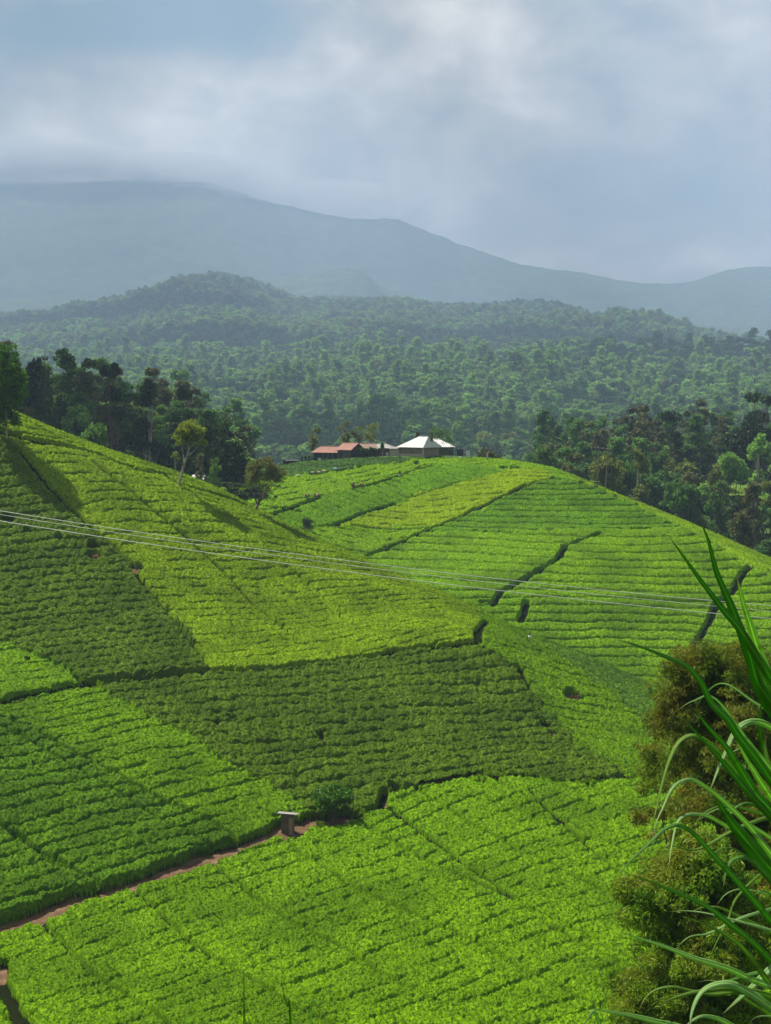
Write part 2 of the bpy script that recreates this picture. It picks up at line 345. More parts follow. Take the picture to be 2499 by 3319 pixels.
# name-less spec: sheet, polygon, colour, row direction (two photo points) or 'z', spacing, cross spacing, label
ROWC = ((0, 2130), (420, 1990))
PLOTS = [
 ('A', [(-500, 2230), (-10, 2016), (120, 1972), (210, 1935), (350, 1893), (440, 1868), (530, 1832), (600, 1806), (650, 1786), (700, 1786), (760, 1764), (826, 1744), (832, 1711), (900, 1695), (1030, 1672), (1130, 1680), (1250, 1690), (1350, 1680), (1500, 1672), (2300, 1640), (2300, 3200), (-500, 3200)],
  BR, ROWC, 2.7, ((480, 1880), (800, 2080), 9.5), .85, 'bright green tea plot filling the bottom of the valley below the dirt path'),
 ('A', [(-500, 1290), (0, 1542), (77, 1580), (130, 1609), (192, 1640), (269, 1683), (355, 1731), (413, 1755), (461, 1780), (519, 1818), (522, 1832), (440, 1850), (340, 1880), (200, 1925), (90, 1965), (0, 2002), (-500, 2180)],
  MD, ((0, 1760), (400, 1660)), 2.6, ((48, 1818), (192, 1904), 14), 1.1, 'mid green tea plot on the left, directly above the dirt path'),
 ('A', [(-500, 1300), (0, 1519), (90, 1500), (205, 1485), (250, 1505), (330, 1550), (430, 1610), (520, 1665), (640, 1730), (668, 1758), (640, 1778), (560, 1818), (519, 1818), (461, 1780), (355, 1731), (269, 1683), (192, 1640), (77, 1580), (0, 1542), (-500, 1292)],
  sc3(BR, .9), ((0, 1640), (400, 1560)), 2.5, None, 1.0, 'light green diagonal strip of tea running down from the ditch to the little shed'),
 ('A', [(205, 1485), (480, 1450), (600, 1443), (840, 1411), (1030, 1388), (1120, 1440), (1148, 1500), (1170, 1545), (1235, 1595), (1300, 1640), (1350, 1672), (1250, 1690), (1130, 1680), (1030, 1670), (900, 1692), (832, 1708), (820, 1742), (760, 1762), (700, 1784), (660, 1770), (640, 1730), (520, 1665), (430, 1610), (330, 1550), (250, 1505)],
  DK, ((300, 1600), (800, 1560)), 2.7, None, .9, 'dark green pruned tea plot in the middle, below the long ditch'),
 ('A', [(1042, 1290), (1165, 1360), (1170, 1385), (1250, 1440), (1330, 1500), (1420, 1590), (1520, 1640), (1500, 1672), (1350, 1675), (1300, 1640), (1235, 1595), (1170, 1545), (1148, 1500), (1120, 1440), (1032, 1386)],
  sc3(BR, .82), ((1150, 1480), (1350, 1520)), 2.7, None, 1.0, 'light green tea plot with bare brown spots on the nose of the near hill'),
 ('A', [(1165, 1350), (1300, 1380), (1700, 1520), (2000, 1600), (2200, 1640), (1520, 1670), (1520, 1640), (1420, 1590), (1330, 1500), (1250, 1440), (1170, 1385)],
  GG, ((1250, 1440), (1420, 1540)), 2.6, None, .9, 'dull green tea plot along the right end of the near hill crest'),
 ('A', [(-500, 760), (0, 948), (30, 962), (60, 995), (110, 1055), (190, 1132), (245, 1180), (285, 1215), (300, 1250), (335, 1290), (370, 1330), (405, 1380), (440, 1420), (455, 1448), (330, 1462), (210, 1483), (150, 1460), (100, 1425), (0, 1380), (-500, 1200)],
  DK, ((0, 1280), (300, 1255)), 2.4, None, 1.0, 'dark green tea plot climbing the left side of the near hill above the ditch'),
 ('A', [(-500, 1200), (0, 1380), (100, 1425), (150, 1460), (205, 1484), (90, 1498), (0, 1514), (-500, 1620)],
  sc3(BR, .95), ((0, 1440), (140, 1425)), 2.3, None, .9, 'small light green wedge of tea at the left edge above the ditch'),
 ('A', [(-500, 600), (2300, 600), (2300, 1600), (1042, 1290), (1032, 1386), (840, 1408), (600, 1440), (455, 1448)] ,
  (.145, .255, .002), ((300, 1150), (700, 1180)), 2.5, None, .95, 'yellow green tea plot on the upper slope and crest of the near hill'),
 ('B', [(380, 900), (1030, 900), (1020, 985), (990, 984), (960, 984), (894, 991), (796, 1004), (734, 1017), (625, 1028), (450, 1046), (380, 1060)],
  (.05, .115, .018), ((620, 1020), (900, 1000)), 3.5, None, .9, 'darker green unkempt tea just below the farm buildings'),
 ('B', [(380, 1060), (450, 1046), (625, 1028), (734, 1017), (796, 1004), (894, 991), (960, 984), (1020, 980), (1250, 960), (1240, 1040), (1205, 1031), (1150, 1010), (1066, 1008), (992, 1000), (936, 1003), (847, 1029), (796, 1046), (723, 1064), (650, 1087), (600, 1105), (560, 1125), (380, 1125)],
  (.130, .262, .002), ((650, 1060), (900, 1010)), 3.0, None, .8, 'light green tea plot on top of the far hill where the pickers work'),
 ('B', [(560, 1125), (600, 1105), (650, 1087), (723, 1064), (796, 1046), (847, 1029), (936, 1003), (992, 1000), (1066, 1008), (1100, 1010), (1066, 1019), (992, 1039), (903, 1064), (852, 1087), (757, 1117), (723, 1131), (640, 1140), (560, 1140)],
  (.096, .222, .003), ((740, 1070), (800, 1100)), 2.6, None, .8, 'mid green tea plot with slanting rows across the left of the far hill'),
 ('B', [(723, 1131), (757, 1117), (852, 1087), (903, 1064), (992, 1039), (1066, 1019), (1100, 1010), (1150, 1008), (1205, 1029), (1185, 1033), (1168, 1037), (1120, 1055), (1060, 1085), (1000, 1112), (950, 1136), (860, 1136), (723, 1136)],
  YL, ((760, 1110), (1000, 1110)), 2.8, None, .8, 'yellowish tea plot wedged between two ditches on the far hill'),
 ('B', [(600, 1136), (723, 1136), (860, 1136), (950, 1136), (860, 1175), (800, 1197), (760, 1220), (560, 1180)],
  (.130, .262, .002), ((760, 1160), (900, 1160)), 2.8, None, .85, 'light green tea plot under the yellowish one where the two hills meet'),
 ('B', [(1205, 1031), (1288, 1055), (1344, 1077), (1400, 1103), (1480, 1141), (1220, 1146), (1000, 1150), (905, 1156), (950, 1136), (1000, 1112), (1060, 1085), (1120, 1055), (1168, 1037)],
  (.084, .200, .004), 'z', 1.05, None, .9, 'deeper green tea at the top of the rounded face of the far hill'),
 ('B', [(1205, 1029), (1288, 1055), (1344, 1077), (1400, 1103), (1480, 1141), (1560, 1181), (1628, 1227), (1666, 1243), (2300, 1500), (2300, 900), (1250, 900), (1200, 1000)],
  (.150, .272, .002), ((1300, 1050), (1600, 1190)), 3.0, None, .85, 'bright rim of tea along the right shoulder of the far hill'),
 ('B', [(500, 900), (2300, 900), (2300, 1800), (300, 1800)],
  (.118, .250, .002), 'z', 1.22, None, .95, 'light green tea in curved contour rows on the rounded face of the far hill'),
]
DITCH = [  # sheet, points, half width, depth factor
 ('A', [(-100, 1541), (0, 1517), (40, 1503), (70, 1496), (120, 1487), (250, 1470), (330, 1463), (400, 1453), (480, 1447), (600, 1441), (660, 1434), (720, 1425), (790, 1418), (838, 1411), (845, 1405), (930, 1398), (980, 1392), (1030, 1385)], .85, 1),
 ('A', [(1033, 1383), (1031, 1362), (1040, 1350), (1052, 1338)], .5, 1),
 ('A', [(-60, 915), (20, 938), (85, 952), (130, 959), (170, 969), (218, 982), (272, 1003), (306, 1013), (354, 1023), (381, 1040), (419, 1054), (463, 1066), (531, 1088)], .6, .9),
 ('A', [(60, 905), (110, 935), (150, 955)], .35, .6),
 ('A', [(201, 993), (245, 1033), (269, 1050), (306, 1081), (385, 1146), (452, 1206), (509, 1259), (577, 1326), (634, 1374)], .32, .8),
 ('A', [(640, 1236), (700, 1290), (760, 1350)], .25, .5),
 ('A', [(30, 962), (60, 995), (110, 1055), (190, 1132), (245, 1180), (285, 1215), (300, 1250), (335, 1290), (370, 1330), (405, 1380), (440, 1420)], .4, .8),
 ('A', [(0, 1542), (77, 1580), (130, 1609), (192, 1640), (269, 1683), (355, 1731), (413, 1755), (461, 1780), (519, 1818)], .36, .9),
 ('A', [(-60, 1750), (0, 1784), (48, 1818), (115, 1866), (192, 1904)], .28, .8),
 ('A', [(1120, 1440), (1140, 1480), (1148, 1500)], .35, .8),
 ('A', [(832, 1708), (822, 1742)], .5, 1),
 ('A', [(845, 1745), (960, 1830), (1060, 1900), (1180, 1990), (1330, 2070)], .30, .9),
 ('A', [(1035, 1680), (1100, 1720), (1170, 1790)], .2, .5),
 ('A', [(1150, 1710), (1230, 1790), (1340, 1880)], .25, .8),
 ('A', [(1240, 1700), (1370, 1800)], .2, .6),
 ('A', [(-20, 2085), (10, 2130), (30, 2170), (60, 2220), (100, 2290)], .55, 1),
 ('B', [(560, 1122), (600, 1105), (650, 1087), (690, 1073)], .4, .8),
 ('B', [(765, 1052), (796, 1046), (847, 1029), (900, 1012), (936, 1003)], .35, .8),
 ('B', [(540, 1088), (600, 1095), (650, 1101)], .35, .8),
 ('B', [(723, 1131), (757, 1117), (800, 1102), (852, 1087)], .4, .8),
 ('B', [(880, 1074), (992, 1039)], .25, .5),
 ('B', [(760, 1133), (950, 1136)], .3, .6),
 ('B', [(790, 1200), (800, 1197), (860, 1175), (905, 1152), (950, 1134), (1000, 1112), (1060, 1085), (1120, 1055), (1168, 1037), (1195, 1033)], .7, 1),
 ('B', [(1205, 1029), (1240, 1040), (1288, 1055), (1344, 1077), (1400, 1103), (1480, 1141), (1560, 1181), (1628, 1227), (1666, 1243), (1740, 1285)], .6, .9),
 ('B', [(1296, 1153), (1256, 1167), (1220, 1181), (1206, 1209), (1172, 1229), (1132, 1253), (1080, 1281), (1070, 1297), (1062, 1312)], .6, 1),
 ('B', [(1137, 1305), (1132, 1325), (1122, 1345)], .6, 1),
 ('B', [(1040, 1305), (1090, 1292)], .4, .7),
 ('B', [(1625, 1222), (1600, 1248), (1585, 1275), (1545, 1312), (1532, 1345), (1510, 1380), (1490, 1415)], .6, 1),
]
PATHS = [('A', [(-80, 2050), (0, 2020), (80, 1990), (160, 1958), (210, 1945), (290, 1923), (350, 1897), (400, 1884), (440, 1868), (500, 1848), (540, 1833), (580, 1820), (630, 1806)], 1.15),
         ('A', [(680, 1786), (720, 1790), (742, 1782)], 1.5), ('A', [(614, 1812), (634, 1800)], 2.0), ('A', [(0, 2100), (6, 2125)], .5)]
SPOTS = [(747, 1192, 1.0), (1240, 1500, 1.0), (775, 1205, .6), (197, 1205, .9), (207, 1178, .7), (60, 1420, .3), (470, 1560, .4), (690, 1590, .4), (130, 1165, .8), (60, 1150, .6), (1190, 1585, .7), (500, 1552, .5), (848, 1700, .9), (300, 1225, .8), (250, 1330, .6), (875, 1560, .4), (20, 1120, .8), (1180, 1567, .5)]

nth = np.radians(np.arange(-18.0, 18.001, .031)); rad = np.concatenate([np.arange(99, 200, .115), np.arange(200, 300, .135), np.arange(300, 408, .19)])
R, TH = np.meshgrid(rad, nth, indexing='ij')
R = R + (vn(R * 9, TH * 900, 77) - .5) * .06
X = R * np.sin(TH); Y = R * np.cos(TH)
def coarse(fn):
    """evaluate a smooth function on a coarser grid and interpolate"""
    r0 = np.arange(98, 410, 1.5); t0 = np.radians(np.arange(-18.6, 18.61, .15))
    RR, TT = np.meshgrid(r0, t0, indexing='ij'); g = fn(RR * np.sin(TT), RR * np.cos(TT))
    i = (R - r0[0]) / 1.5; j = (TH - t0[0]) / (t0[1] - t0[0]); i0 = np.clip(np.floor(i).astype(int), 0, len(r0) - 2); j0 = np.clip(np.floor(j).astype(int), 0, len(t0) - 2)
    fi = i - i0; fj = j - j0
    return g[i0, j0] * (1 - fi) * (1 - fj) + g[i0 + 1, j0] * fi * (1 - fj) + g[i0, j0 + 1] * (1 - fi) * fj + g[i0 + 1, j0 + 1] * fi * fj
ZA = coarse(TA); ZB = np.where(Y > 268, coarse(TB), -300)
ZG = coarse(ground)
isB = (ZB > ZA); valid = (np.abs(np.maximum(ZA, ZB) - 1.0 - ZG) < .8) & ~((Y > 388.7) & (TH > PAD[0]) & (TH < PAD[1]))
PX, PY = project(X, Y, ZG + .95)
wob = (vn(X / 1.7, Y / 1.7, 31) - .5) * .7
pid = np.full(X.shape, -1, np.int8)
jx = (vn(X / 7, Y / 7, 94) - .5) * 22 + (vn(X / 1.6, Y / 1.6, 91) - .5) * 20 + (vn(X / .5, Y / .5, 93) - .5) * 8; jy = (vn(X / 1.6, Y / 1.6, 92) - .5) * 9
for k, pl in enumerate(PLOTS):
    m = (pid < 0) & valid & (isB == (pl[0] == 'B'))
    if pl[0] == 'A' and k not in (0, 8): m &= True
    m &= inpoly(PX + jx, PY + jy, pl[1]); pid[m] = k
pid[~valid] = -1
gapd = np.full(X.shape, 9.0, np.float32); gs = np.zeros(X.shape, np.float32)
for sh, line, hw, st in DITCH:
    l3 = poly3(line, sh); xs = [a[0] for a in l3]; ys = [a[1] for a in l3]
    m = (X > min(xs) - 3) & (X < max(xs) + 3) & (Y > min(ys) - 3) & (Y < max(ys) + 3)
    d = segdist(X[m], Y[m], l3) + wob[m] * .55; g = st * (1 - ss(hw * .75, hw * 1.25 + .12, d)); gs[m] = np.maximum(gs[m], g)
cut = np.zeros(X.shape, bool)
for sh, line, hw in PATHS:
    l3 = poly3(line, sh, -1.0); xs = [a[0] for a in l3]; ys = [a[1] for a in l3]
    m = (X > min(xs) - 3) & (X < max(xs) + 3) & (Y > min(ys) - 3) & (Y < max(ys) + 3)
    d = segdist(X[m], Y[m], l3) + wob[m] * .9; gs[m] = np.maximum(gs[m], 1.5 * (1 - ss(hw * .8, hw * .8 + .35, d)))
for a, b, rad_ in SPOTS:
    p = surf(a, b, 'A'); m = (np.abs(X - p[0]) < 4) & (np.abs(Y - p[1]) < 4)
    d = np.hypot((X[m] - p[0]) / 1.3, (Y[m] - p[1]) / 1.5) + wob[m] * 1.2; gs[m] = np.maximum(gs[m], 1.5 * (1 - ss(rad_ * .7, rad_, d)))
# row phase per plot
warp = (fbm(X / 11, Y / 11, 12, 3) - .5)
H = np.zeros(X.shape, np.float32)
w, wid = worley(X / 1.25, Y / 1.25, 60)
w2, wid2 = worley(X / .42 + wid * 9, Y / .42, 61)
lump = (1 - np.clip(w * 1.6, 0, 1)) * .17 + (wid - .5) * .12
tuft = (1 - np.clip(w2 * 1.5, 0, 1)) * .16 + (wid2 - .5) * .10
fn_ = (vn(X / .22, Y / .22, 62) - .5) * .26 + (vn(X / .11, Y / .11, 63) - .5) * .12
big = (fbm(X / 5, Y / 5, 64, 2) - .5) * .5
gapn = ss(.30, .62, fbm(X / 2.6, Y / 2.6, 65, 2))
for k, (sh, poly, colr, row, sp, cross, hh, lab) in enumerate(PLOTS):
    m = pid == k
    if not m.any(): continue
    if row == 'z': ph = ZG[m] / sp + warp[m] * .55
    else:
        a = surf(*row[0], sh); b = surf(*row[1], sh); d = np.array([b[0] - a[0], b[1] - a[1]]); d /= np.linalg.norm(d)
        ph = ((X[m] - a[0]) * -d[1] + (Y[m] - a[1]) * d[0]) / sp + warp[m] * 1.0
    ph = ph + (vn(X[m] / 1.4, Y[m] / 1.4, 66) - .5) * .16
    dd = np.abs(ph - np.floor(ph) - .5) * 2
    prof = .14 * np.sqrt(np.clip(1 - dd ** 2, 0, 1)); gap = ss(.79, .93, dd) * np.clip(gapn[m] * 1.5 - .25 + (.25 if k in (1, 3, 2) else 0), 0, 1)
    if k == 0: gap = gap * .62
    if k in (3, 6, 1): prof = prof * 2.2; gap = np.maximum(gap, ss(.80, .97, dd) * .6)
    if row == 'z': prof = .75 * np.sqrt(np.clip(1 - dd ** 2, 0, 1)) - .15; gap = ss(.76, .93, dd) * .95
    if cross:
        a = surf(*cross[0], sh); b = surf(*cross[1], sh); d = np.array([b[0] - a[0], b[1] - a[1]]); d /= np.linalg.norm(d)
        q = ((X[m] - a[0]) * -d[1] + (Y[m] - a[1]) * d[0]) / cross[2] + warp[m] * .12; dq = np.abs(q - np.floor(q + .5)) * cross[2]
        gap = np.maximum(gap, (1 - ss(.20, .38, dq + wob[m] * .30)) * .95)
    lk = {3: 2.3, 6: 2.3, 9: 2.0, 1: 1.7}.get(k, 1.0 if sh == 'A' else .8)
    H[m] = hh * (.72 + prof) + lk * lump[m] + tuft[m] * (1 if sh == 'A' else .9) + fn_[m] + big[m] * (.5 if lk < 1.2 else .8) - gap * hh * .85
g = np.clip(gs, 0, 1)
H = H * (1 - g) - .10 * g
H = np.where(gs < 1.05, np.maximum(H, .10), H); HREL = H / .95
pid[gs > 1.2] = -1
ZT = ZG + H
FQ = grid_faces(len(rad), len(nth))
pf = pid.ravel()[FQ]
allv = np.stack([X, Y, ZT], -1).reshape(-1, 3); ZGf = ZG.ravel()
# drop what lies deep behind the crests (nothing of it shows)
hid = np.zeros(X.shape, bool); mx = np.maximum.accumulate(ZG / R, axis=0); hid = (ZG / R) < mx - .055
hf = hid.ravel()[FQ].all(1)
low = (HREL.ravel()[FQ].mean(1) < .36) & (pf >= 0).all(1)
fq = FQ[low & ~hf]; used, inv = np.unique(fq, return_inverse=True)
tag(link('shade_litter', mesh_np('shade_litter', allv[used], inv.reshape(-1, 4)[:, ::-1], False), flat_mat('shade_litter', (.013, .017, .005), (.007, .010, .003), 3, 1.0, spec=0.0)), 'litter and stems in the gaps between the rows of tea, coloured near black for shade', 'litter with painted shade', None, 'stuff')  # gap and ditch floors coloured near black to stand for shade
for k, pl in enumerate(PLOTS):
    fm = (pf[:, 0] == k) & (pf >= 0).all(1) & ~hf & ~low
    fq = FQ[fm]
    if len(fq) == 0: continue
    used, inv = np.unique(fq, return_inverse=True)
    vv = allv[used]; ff = inv.reshape(-1, 4)[:, ::-1]
    nl = int(len(ff) * (.16 if pl[0] == 'A' else .12)); q = ff[RNG.integers(0, len(ff), nl)]; q = q[(vv[q[:, 0], 2] - ZGf[used][q[:, 0]]) > .3]; nl = len(q)
    c0 = vv[q[:, 0]] + (vv[q[:, 2]] - vv[q[:, 0]]) * RNG.random((nl, 1)) + np.array([0, 0, .02]); dist = np.linalg.norm(c0, axis=1, keepdims=True)
    a = RNG.normal(size=(nl, 3)) * .6 + np.array([0, 0, .75]); a /= np.linalg.norm(a, axis=1, keepdims=True); b = np.cross(a, RNG.normal(size=(nl, 3))); b /= np.linalg.norm(b, axis=1, keepdims=True) + 1e-9
    s_ = (.062 + .00035 * dist) * RNG.uniform(.6, 1.3, (nl, 1)); a *= s_; b *= s_ * .38
    lv = np.stack([c0 - a * .3, c0 + b + a * .6, c0 + a * 1.7, c0 - b + a * .6], 1).reshape(-1, 3); lf = np.arange(nl * 4).reshape(-1, 4) + len(vv)
    me = mesh_np('tea_bushes', np.r_[vv, lv], np.r_[ff, lf], False)
    c = pl[2]; hue = (c[0] * 1.35, c[1] * 1.12, c[2])
    m_ = leaf_mat('tea_leaves', c, .42, 2.3, .22, .7, 'Object', sc3(c, .72) if pl[6] > .8 else sc3(c, .85), .12, hue, bump=5, spec=.03, fine=6.5)
    tag(link('tea_bushes', me, m_), pl[7], 'tea bushes', 'plots of tea on the hills', 'stuff')
del allv, FQ, pf, H, lump, tuft, fn_, big, gapn, warp, w, w2, wid, wid2, mx, hid, hf, gs, g, jx, jy, wob
def quads(c, a, b):
    """flat leaf diamonds/quads: centres c, half axes a (long), b (wide)"""
    v = np.stack([c - a, c + b * 1.0 - a * .1, c + a, c - b * 1.0 - a * .1], 1).reshape(-1, 3)
    return v, np.arange(len(v)).reshape(-1, 4)
def unit(v): return v / (np.linalg.norm(v, axis=-1, keepdims=True) + 1e-9)
def crown_np(blobs, n, ln, wd, rs, droop=0.0, shell=.55, up=0.0, sub=0, subr=.25):
    """blobs: (cx,cy,cz,rx,ry,rz). leaves spread in the outer part of every blob (or in sub clumps on it)"""
    bl = np.array(blobs, float); vol = (bl[:, 3] * bl[:, 4] * bl[:, 5]) ** .67; 
    if sub:
        k = rs.choice(len(bl), sub, p=vol / vol.sum()); d = unit(rs.normal(size=(sub, 3))); d[:, 2] = np.where(d[:, 2] < -.5, -d[:, 2], d[:, 2])
        rad = rs.uniform(shell, 1.0, (sub, 1)); ctr = bl[k, :3] + d * bl[k, 3:] * rad; sr = bl[k, 3:].mean(1) * subr * rs.uniform(.6, 1.4, sub)
        bl = np.c_[ctr, sr * 1.15, sr * 1.15, sr * .8]; vol = sr ** 2
        shell = .3
    k = rs.choice(len(bl), n, p=vol / vol.sum())
    d = unit(rs.normal(size=(n, 3))); rad = (shell ** 3 + (1 - shell ** 3) * rs.random((n, 1))) ** (1 / 3)
    rad = rad * rs.uniform(.88, 1.12, (n, 1)); c = bl[k, :3] + d * bl[k, 3:] * rad
    a = unit(rs.normal(size=(n, 3)) + d * .7 + np.array([0, 0, up - droop * 2.2])); b = unit(np.cross(a, rs.normal(size=(n, 3))))
    s = rs.uniform(.6, 1.35, (n, 1)); return quads(c, a * ln * s * .5, b * wd * s * .5)
def limb_mesh(h, r0, tips, lean=(0, 0), n=7, bend=.04, rs=None):
    mb = MB(); pts = []
    for i in range(6):
        t = i / 5; pts.append((lean[0] * t + bend * h * sin(t * 5), lean[1] * t + bend * h * cos(t * 4) - bend * h, h * t - (.4 if i == 0 else 0)))
    mb.tube(pts, [r0 * (1.25 if i == 0 else 1 - .65 * i / 5) for i in range(6)], n)
    for tx, ty, tz in tips:
        k = min(4, max(1, int(5 * min(.8, (tz / h) * .55)))); s = np.array(pts[k]); e = np.array((tx, ty, tz)); m = (s + e) / 2 + np.array([(tx - s[0]) * .15, (ty - s[1]) * .15, -.04 * h])
        mb.tube([s, m, e], [r0 * .42, r0 * .28, r0 * .1], 5)
    return mb
def mkproto(kind, rs):
    """returns (trunk mesh builder, crown verts, faces, height)"""
    if kind == 'broad':
        h = 14; bl = []
        for i in range(9):
            a = rs.uniform(0, 6.28); q = rs.uniform(0, 3.0); z = rs.uniform(6, 12.2); s = 1 - abs(z - 8.5) / 9; bl.append((q * cos(a) * s * 1.2, q * sin(a) * s * 1.2, z, *(rs.uniform(1.5, 2.5, 2)), rs.uniform(1.2, 1.9)))
        v, f = crown_np(bl, 3600, .62, .36, rs, sub=80, subr=.42, shell=.4); tr = limb_mesh(9, .32, [b[:3] for b in bl[:6]])
    elif kind == 'tall':
        h = 22; bl = []
        for i in range(11):
            a = rs.uniform(0, 6.28); z = rs.uniform(8, 20.5); q = rs.uniform(.3, 2.8) * (1 - (z - 8) / 20); bl.append((q * cos(a), q * sin(a), z, *(rs.uniform(1.2, 2.1, 2)), rs.uniform(1.2, 2.0)))
        v, f = crown_np(bl, 3600, .6, .3, rs, sub=90, subr=.42, shell=.4, droop=.3); tr = limb_mesh(19, .36, [b[:3] for b in bl[:8]], bend=.02)
    elif kind == 'cone':
        h = 22; bl = [(rs.normal() * .35, rs.normal() * .35, 3 + 18 * t, 3.3 * (1 - t) ** .7 + .5, 3.3 * (1 - t) ** .7 + .5, 1.9) for t in np.linspace(0, 1, 12)]
        v, f = crown_np(bl, 4200, .6, .34, rs, sub=130, subr=.36, shell=.5); tr = limb_mesh(19, .35, [], bend=.01)
    elif kind == 'umbrella':
        h = 18; bl = []
        for i in range(10):
            a = rs.uniform(0, 6.28); q = rs.uniform(.8, 4.6); lv = rs.choice([10.5, 13.5, 16.6]); q *= {10.5: 1.05, 13.5: .9, 16.6: .65}[lv]; bl.append((q * cos(a), q * sin(a), lv + rs.normal() * .3, *(rs.uniform(1.3, 2.2, 2)), rs.uniform(.5, .9)))
        v, f = crown_np(bl, 3400, .55, .34, rs, sub=70, subr=.5, shell=.4); tr = limb_mesh(15, .38, [b[:3] for b in bl], bend=.02)
    elif kind == 'shrub':
        h = 3; bl = [(rs.normal() * .7, rs.normal() * .7, rs.uniform(.7, 2.2), .9, .9, .75) for i in range(6)]
        v, f = crown_np(bl, 1500, .34, .2, rs, sub=30, subr=.5); tr = limb_mesh(1.4, .09, [b[:3] for b in bl[:4]])
    return tr, v, f, h
FOL = {'dark': leaf_mat('foliage_dark', (.040, .075, .022), .45, .35, .15, .6, rnd=.3, fine=1.6),
       'mid': leaf_mat('foliage_mid', (.085, .185, .045), .45, .3, .25, .6, rnd=.3, hue=(.11, .20, .04), fine=1.6),
       'olive': leaf_mat('foliage_olive', (.16, .20, .04), .4, .5, .25, .6, rnd=.25, fine=1.8),
       'light': leaf_mat('foliage_light', (.18, .33, .07), .4, .5, .25, .6, rnd=.3, fine=1.6),
       'grey': leaf_mat('foliage_grey', (.12, .13, .05), .4, .5, .2, .6, rnd=.25, fine=1.6)}
PROTO = {}
for kd in ('broad', 'tall', 'cone', 'umbrella', 'shrub'):
    for vi in range(3 if kd in ('broad', 'tall') else 2):
        rs = np.random.default_rng(100 + vi * 7 + len(kd)); tr, v, f, h = mkproto(kd, rs)
        tm = bpy.data.meshes.new('trunk'); tm.from_pydata(tr.v, [], tr.f); tm.materials.append(bark_pale if kd == 'tall' else bark)
        for mk in FOL:
            PROTO[(kd, vi, mk)] = (tm, None, h, v, f)
def crown_mesh(key):
    tm, cm, h, v, f = PROTO[key]
    if cm is None:
        cm = mesh_np('crown', v, f); cm.materials.append(FOL[key[2]]); PROTO[key] = (tm, cm, h, v, f)
    return tm, cm, h
def tree_at(loc, height, width, kind, mk, vi, label, group=None, name='tree', cat='tree'):
    vi = vi % (3 if kind in ('broad', 'tall') else 2); tm, cm, h = crown_mesh((kind, vi, mk))
    base_w = {'broad': 8.2, 'tall': 7, 'cone': 7.6, 'umbrella': 11, 'shrub': 4}[kind]
    sx = width / base_w; sz = height / h
    e = empty(name, loc, label, cat, group, random.uniform(0, 6.28), (sx, sx, sz))
    link('trunk', tm, None, e); link('crown', cm, None, e); return e
def wood(px, top, Yd, wpx, kind, mk, vi, label, group, name='forest_tree'):
    x = (px - CX) / F * Yd; z0 = G(x, Yd); zt = P(px, top, Yd)[2]
    return tree_at((x, Yd, z0 - .2), max(3.5, zt - z0), wpx / F * Yd, kind, mk, vi, label, group, name)
LG = 'trees of the wood behind the near hill'; RG = 'trees of the wood behind the far hill'
for a in [(98, 750, 385, 62, 'cone', 'dark', 0, 'tall pointed dark evergreen rising highest in the wood beside the columnar tree'),
          (64, 768, 420, 80, 'broad', 'dark', 1, 'dark rounded tree between the columnar tree and the pointed evergreen'),
          (128, 800, 400, 52, 'cone', 'dark', 1, 'lower pointed evergreen just right of the tallest one'),
          (238, 783, 395, 92, 'umbrella', 'dark', 0, 'dark flat topped tree with tiered branches standing clear of the wood'),
          (318, 785, 1000, 78, 'tall', 'mid', 0, 'pale hazy tall tree behind the dark forked one'),
          (322, 812, 400, 66, 'tall', 'dark', 1, 'dark tall tree with pale stems in front of the hazy one'),
          (388, 783, 950, 84, 'tall', 'mid', 2, 'greyish tall tree with a broad hazy crown left of the ridge gap'),
          (405, 832, 400, 66, 'umbrella', 'dark', 1, 'dark layered tree under the greyish tall one'),
          (187, 886, 335, 96, 'broad', 'mid', 2, 'rounded mid green tree just above the crest of the near hill'),
          (485, 866, 362, 66, 'cone', 'dark', 1, 'dense dark tree with a blunt top behind the leaning tree'),
          (516, 908, 360, 62, 'cone', 'dark', 0, 'dense dark tree on the right edge of the left wood'),
          (450, 884, 366, 62, 'broad', 'dark', 0, 'dark tree peeping over the leaning tree crown'),
          (432, 965, 335, 34, 'tall', 'grey', 0, 'small grey brown sapling right of the leaning tree'),
          (462, 985, 340, 34, 'broad', 'mid', 1, 'small round green tree near the white roofed hut')]:
    wood(*a[:7], a[7], LG)
def top_at(t, px): return float(np.interp(px, [a for a, b in t], [b for a, b in t]))
LT = [(-200, 790), (0, 830), (60, 830), (150, 870), (200, 905), (300, 910), (420, 925), (540, 960), (580, 985)]
rs = random.Random(5)
for i in range(56):
    px = -180 + 735 * ((i * .618) % 1); Yd = rs.uniform(325, 430); base = top_at(LT, px)
    tp = base + rs.uniform(0, 40) + (430 - Yd) * .75
    kd = rs.choice(['broad', 'tall', 'broad', 'cone']); mk = rs.choice(['dark', 'dark', 'dark', 'dark', 'mid'] if Yd > 350 else ['dark', 'mid', 'dark'])
    wood(px, tp, Yd, rs.uniform(52, 84), kd, mk, i, 'dark forest tree in the crowded wood on the left behind the near hill', LG)
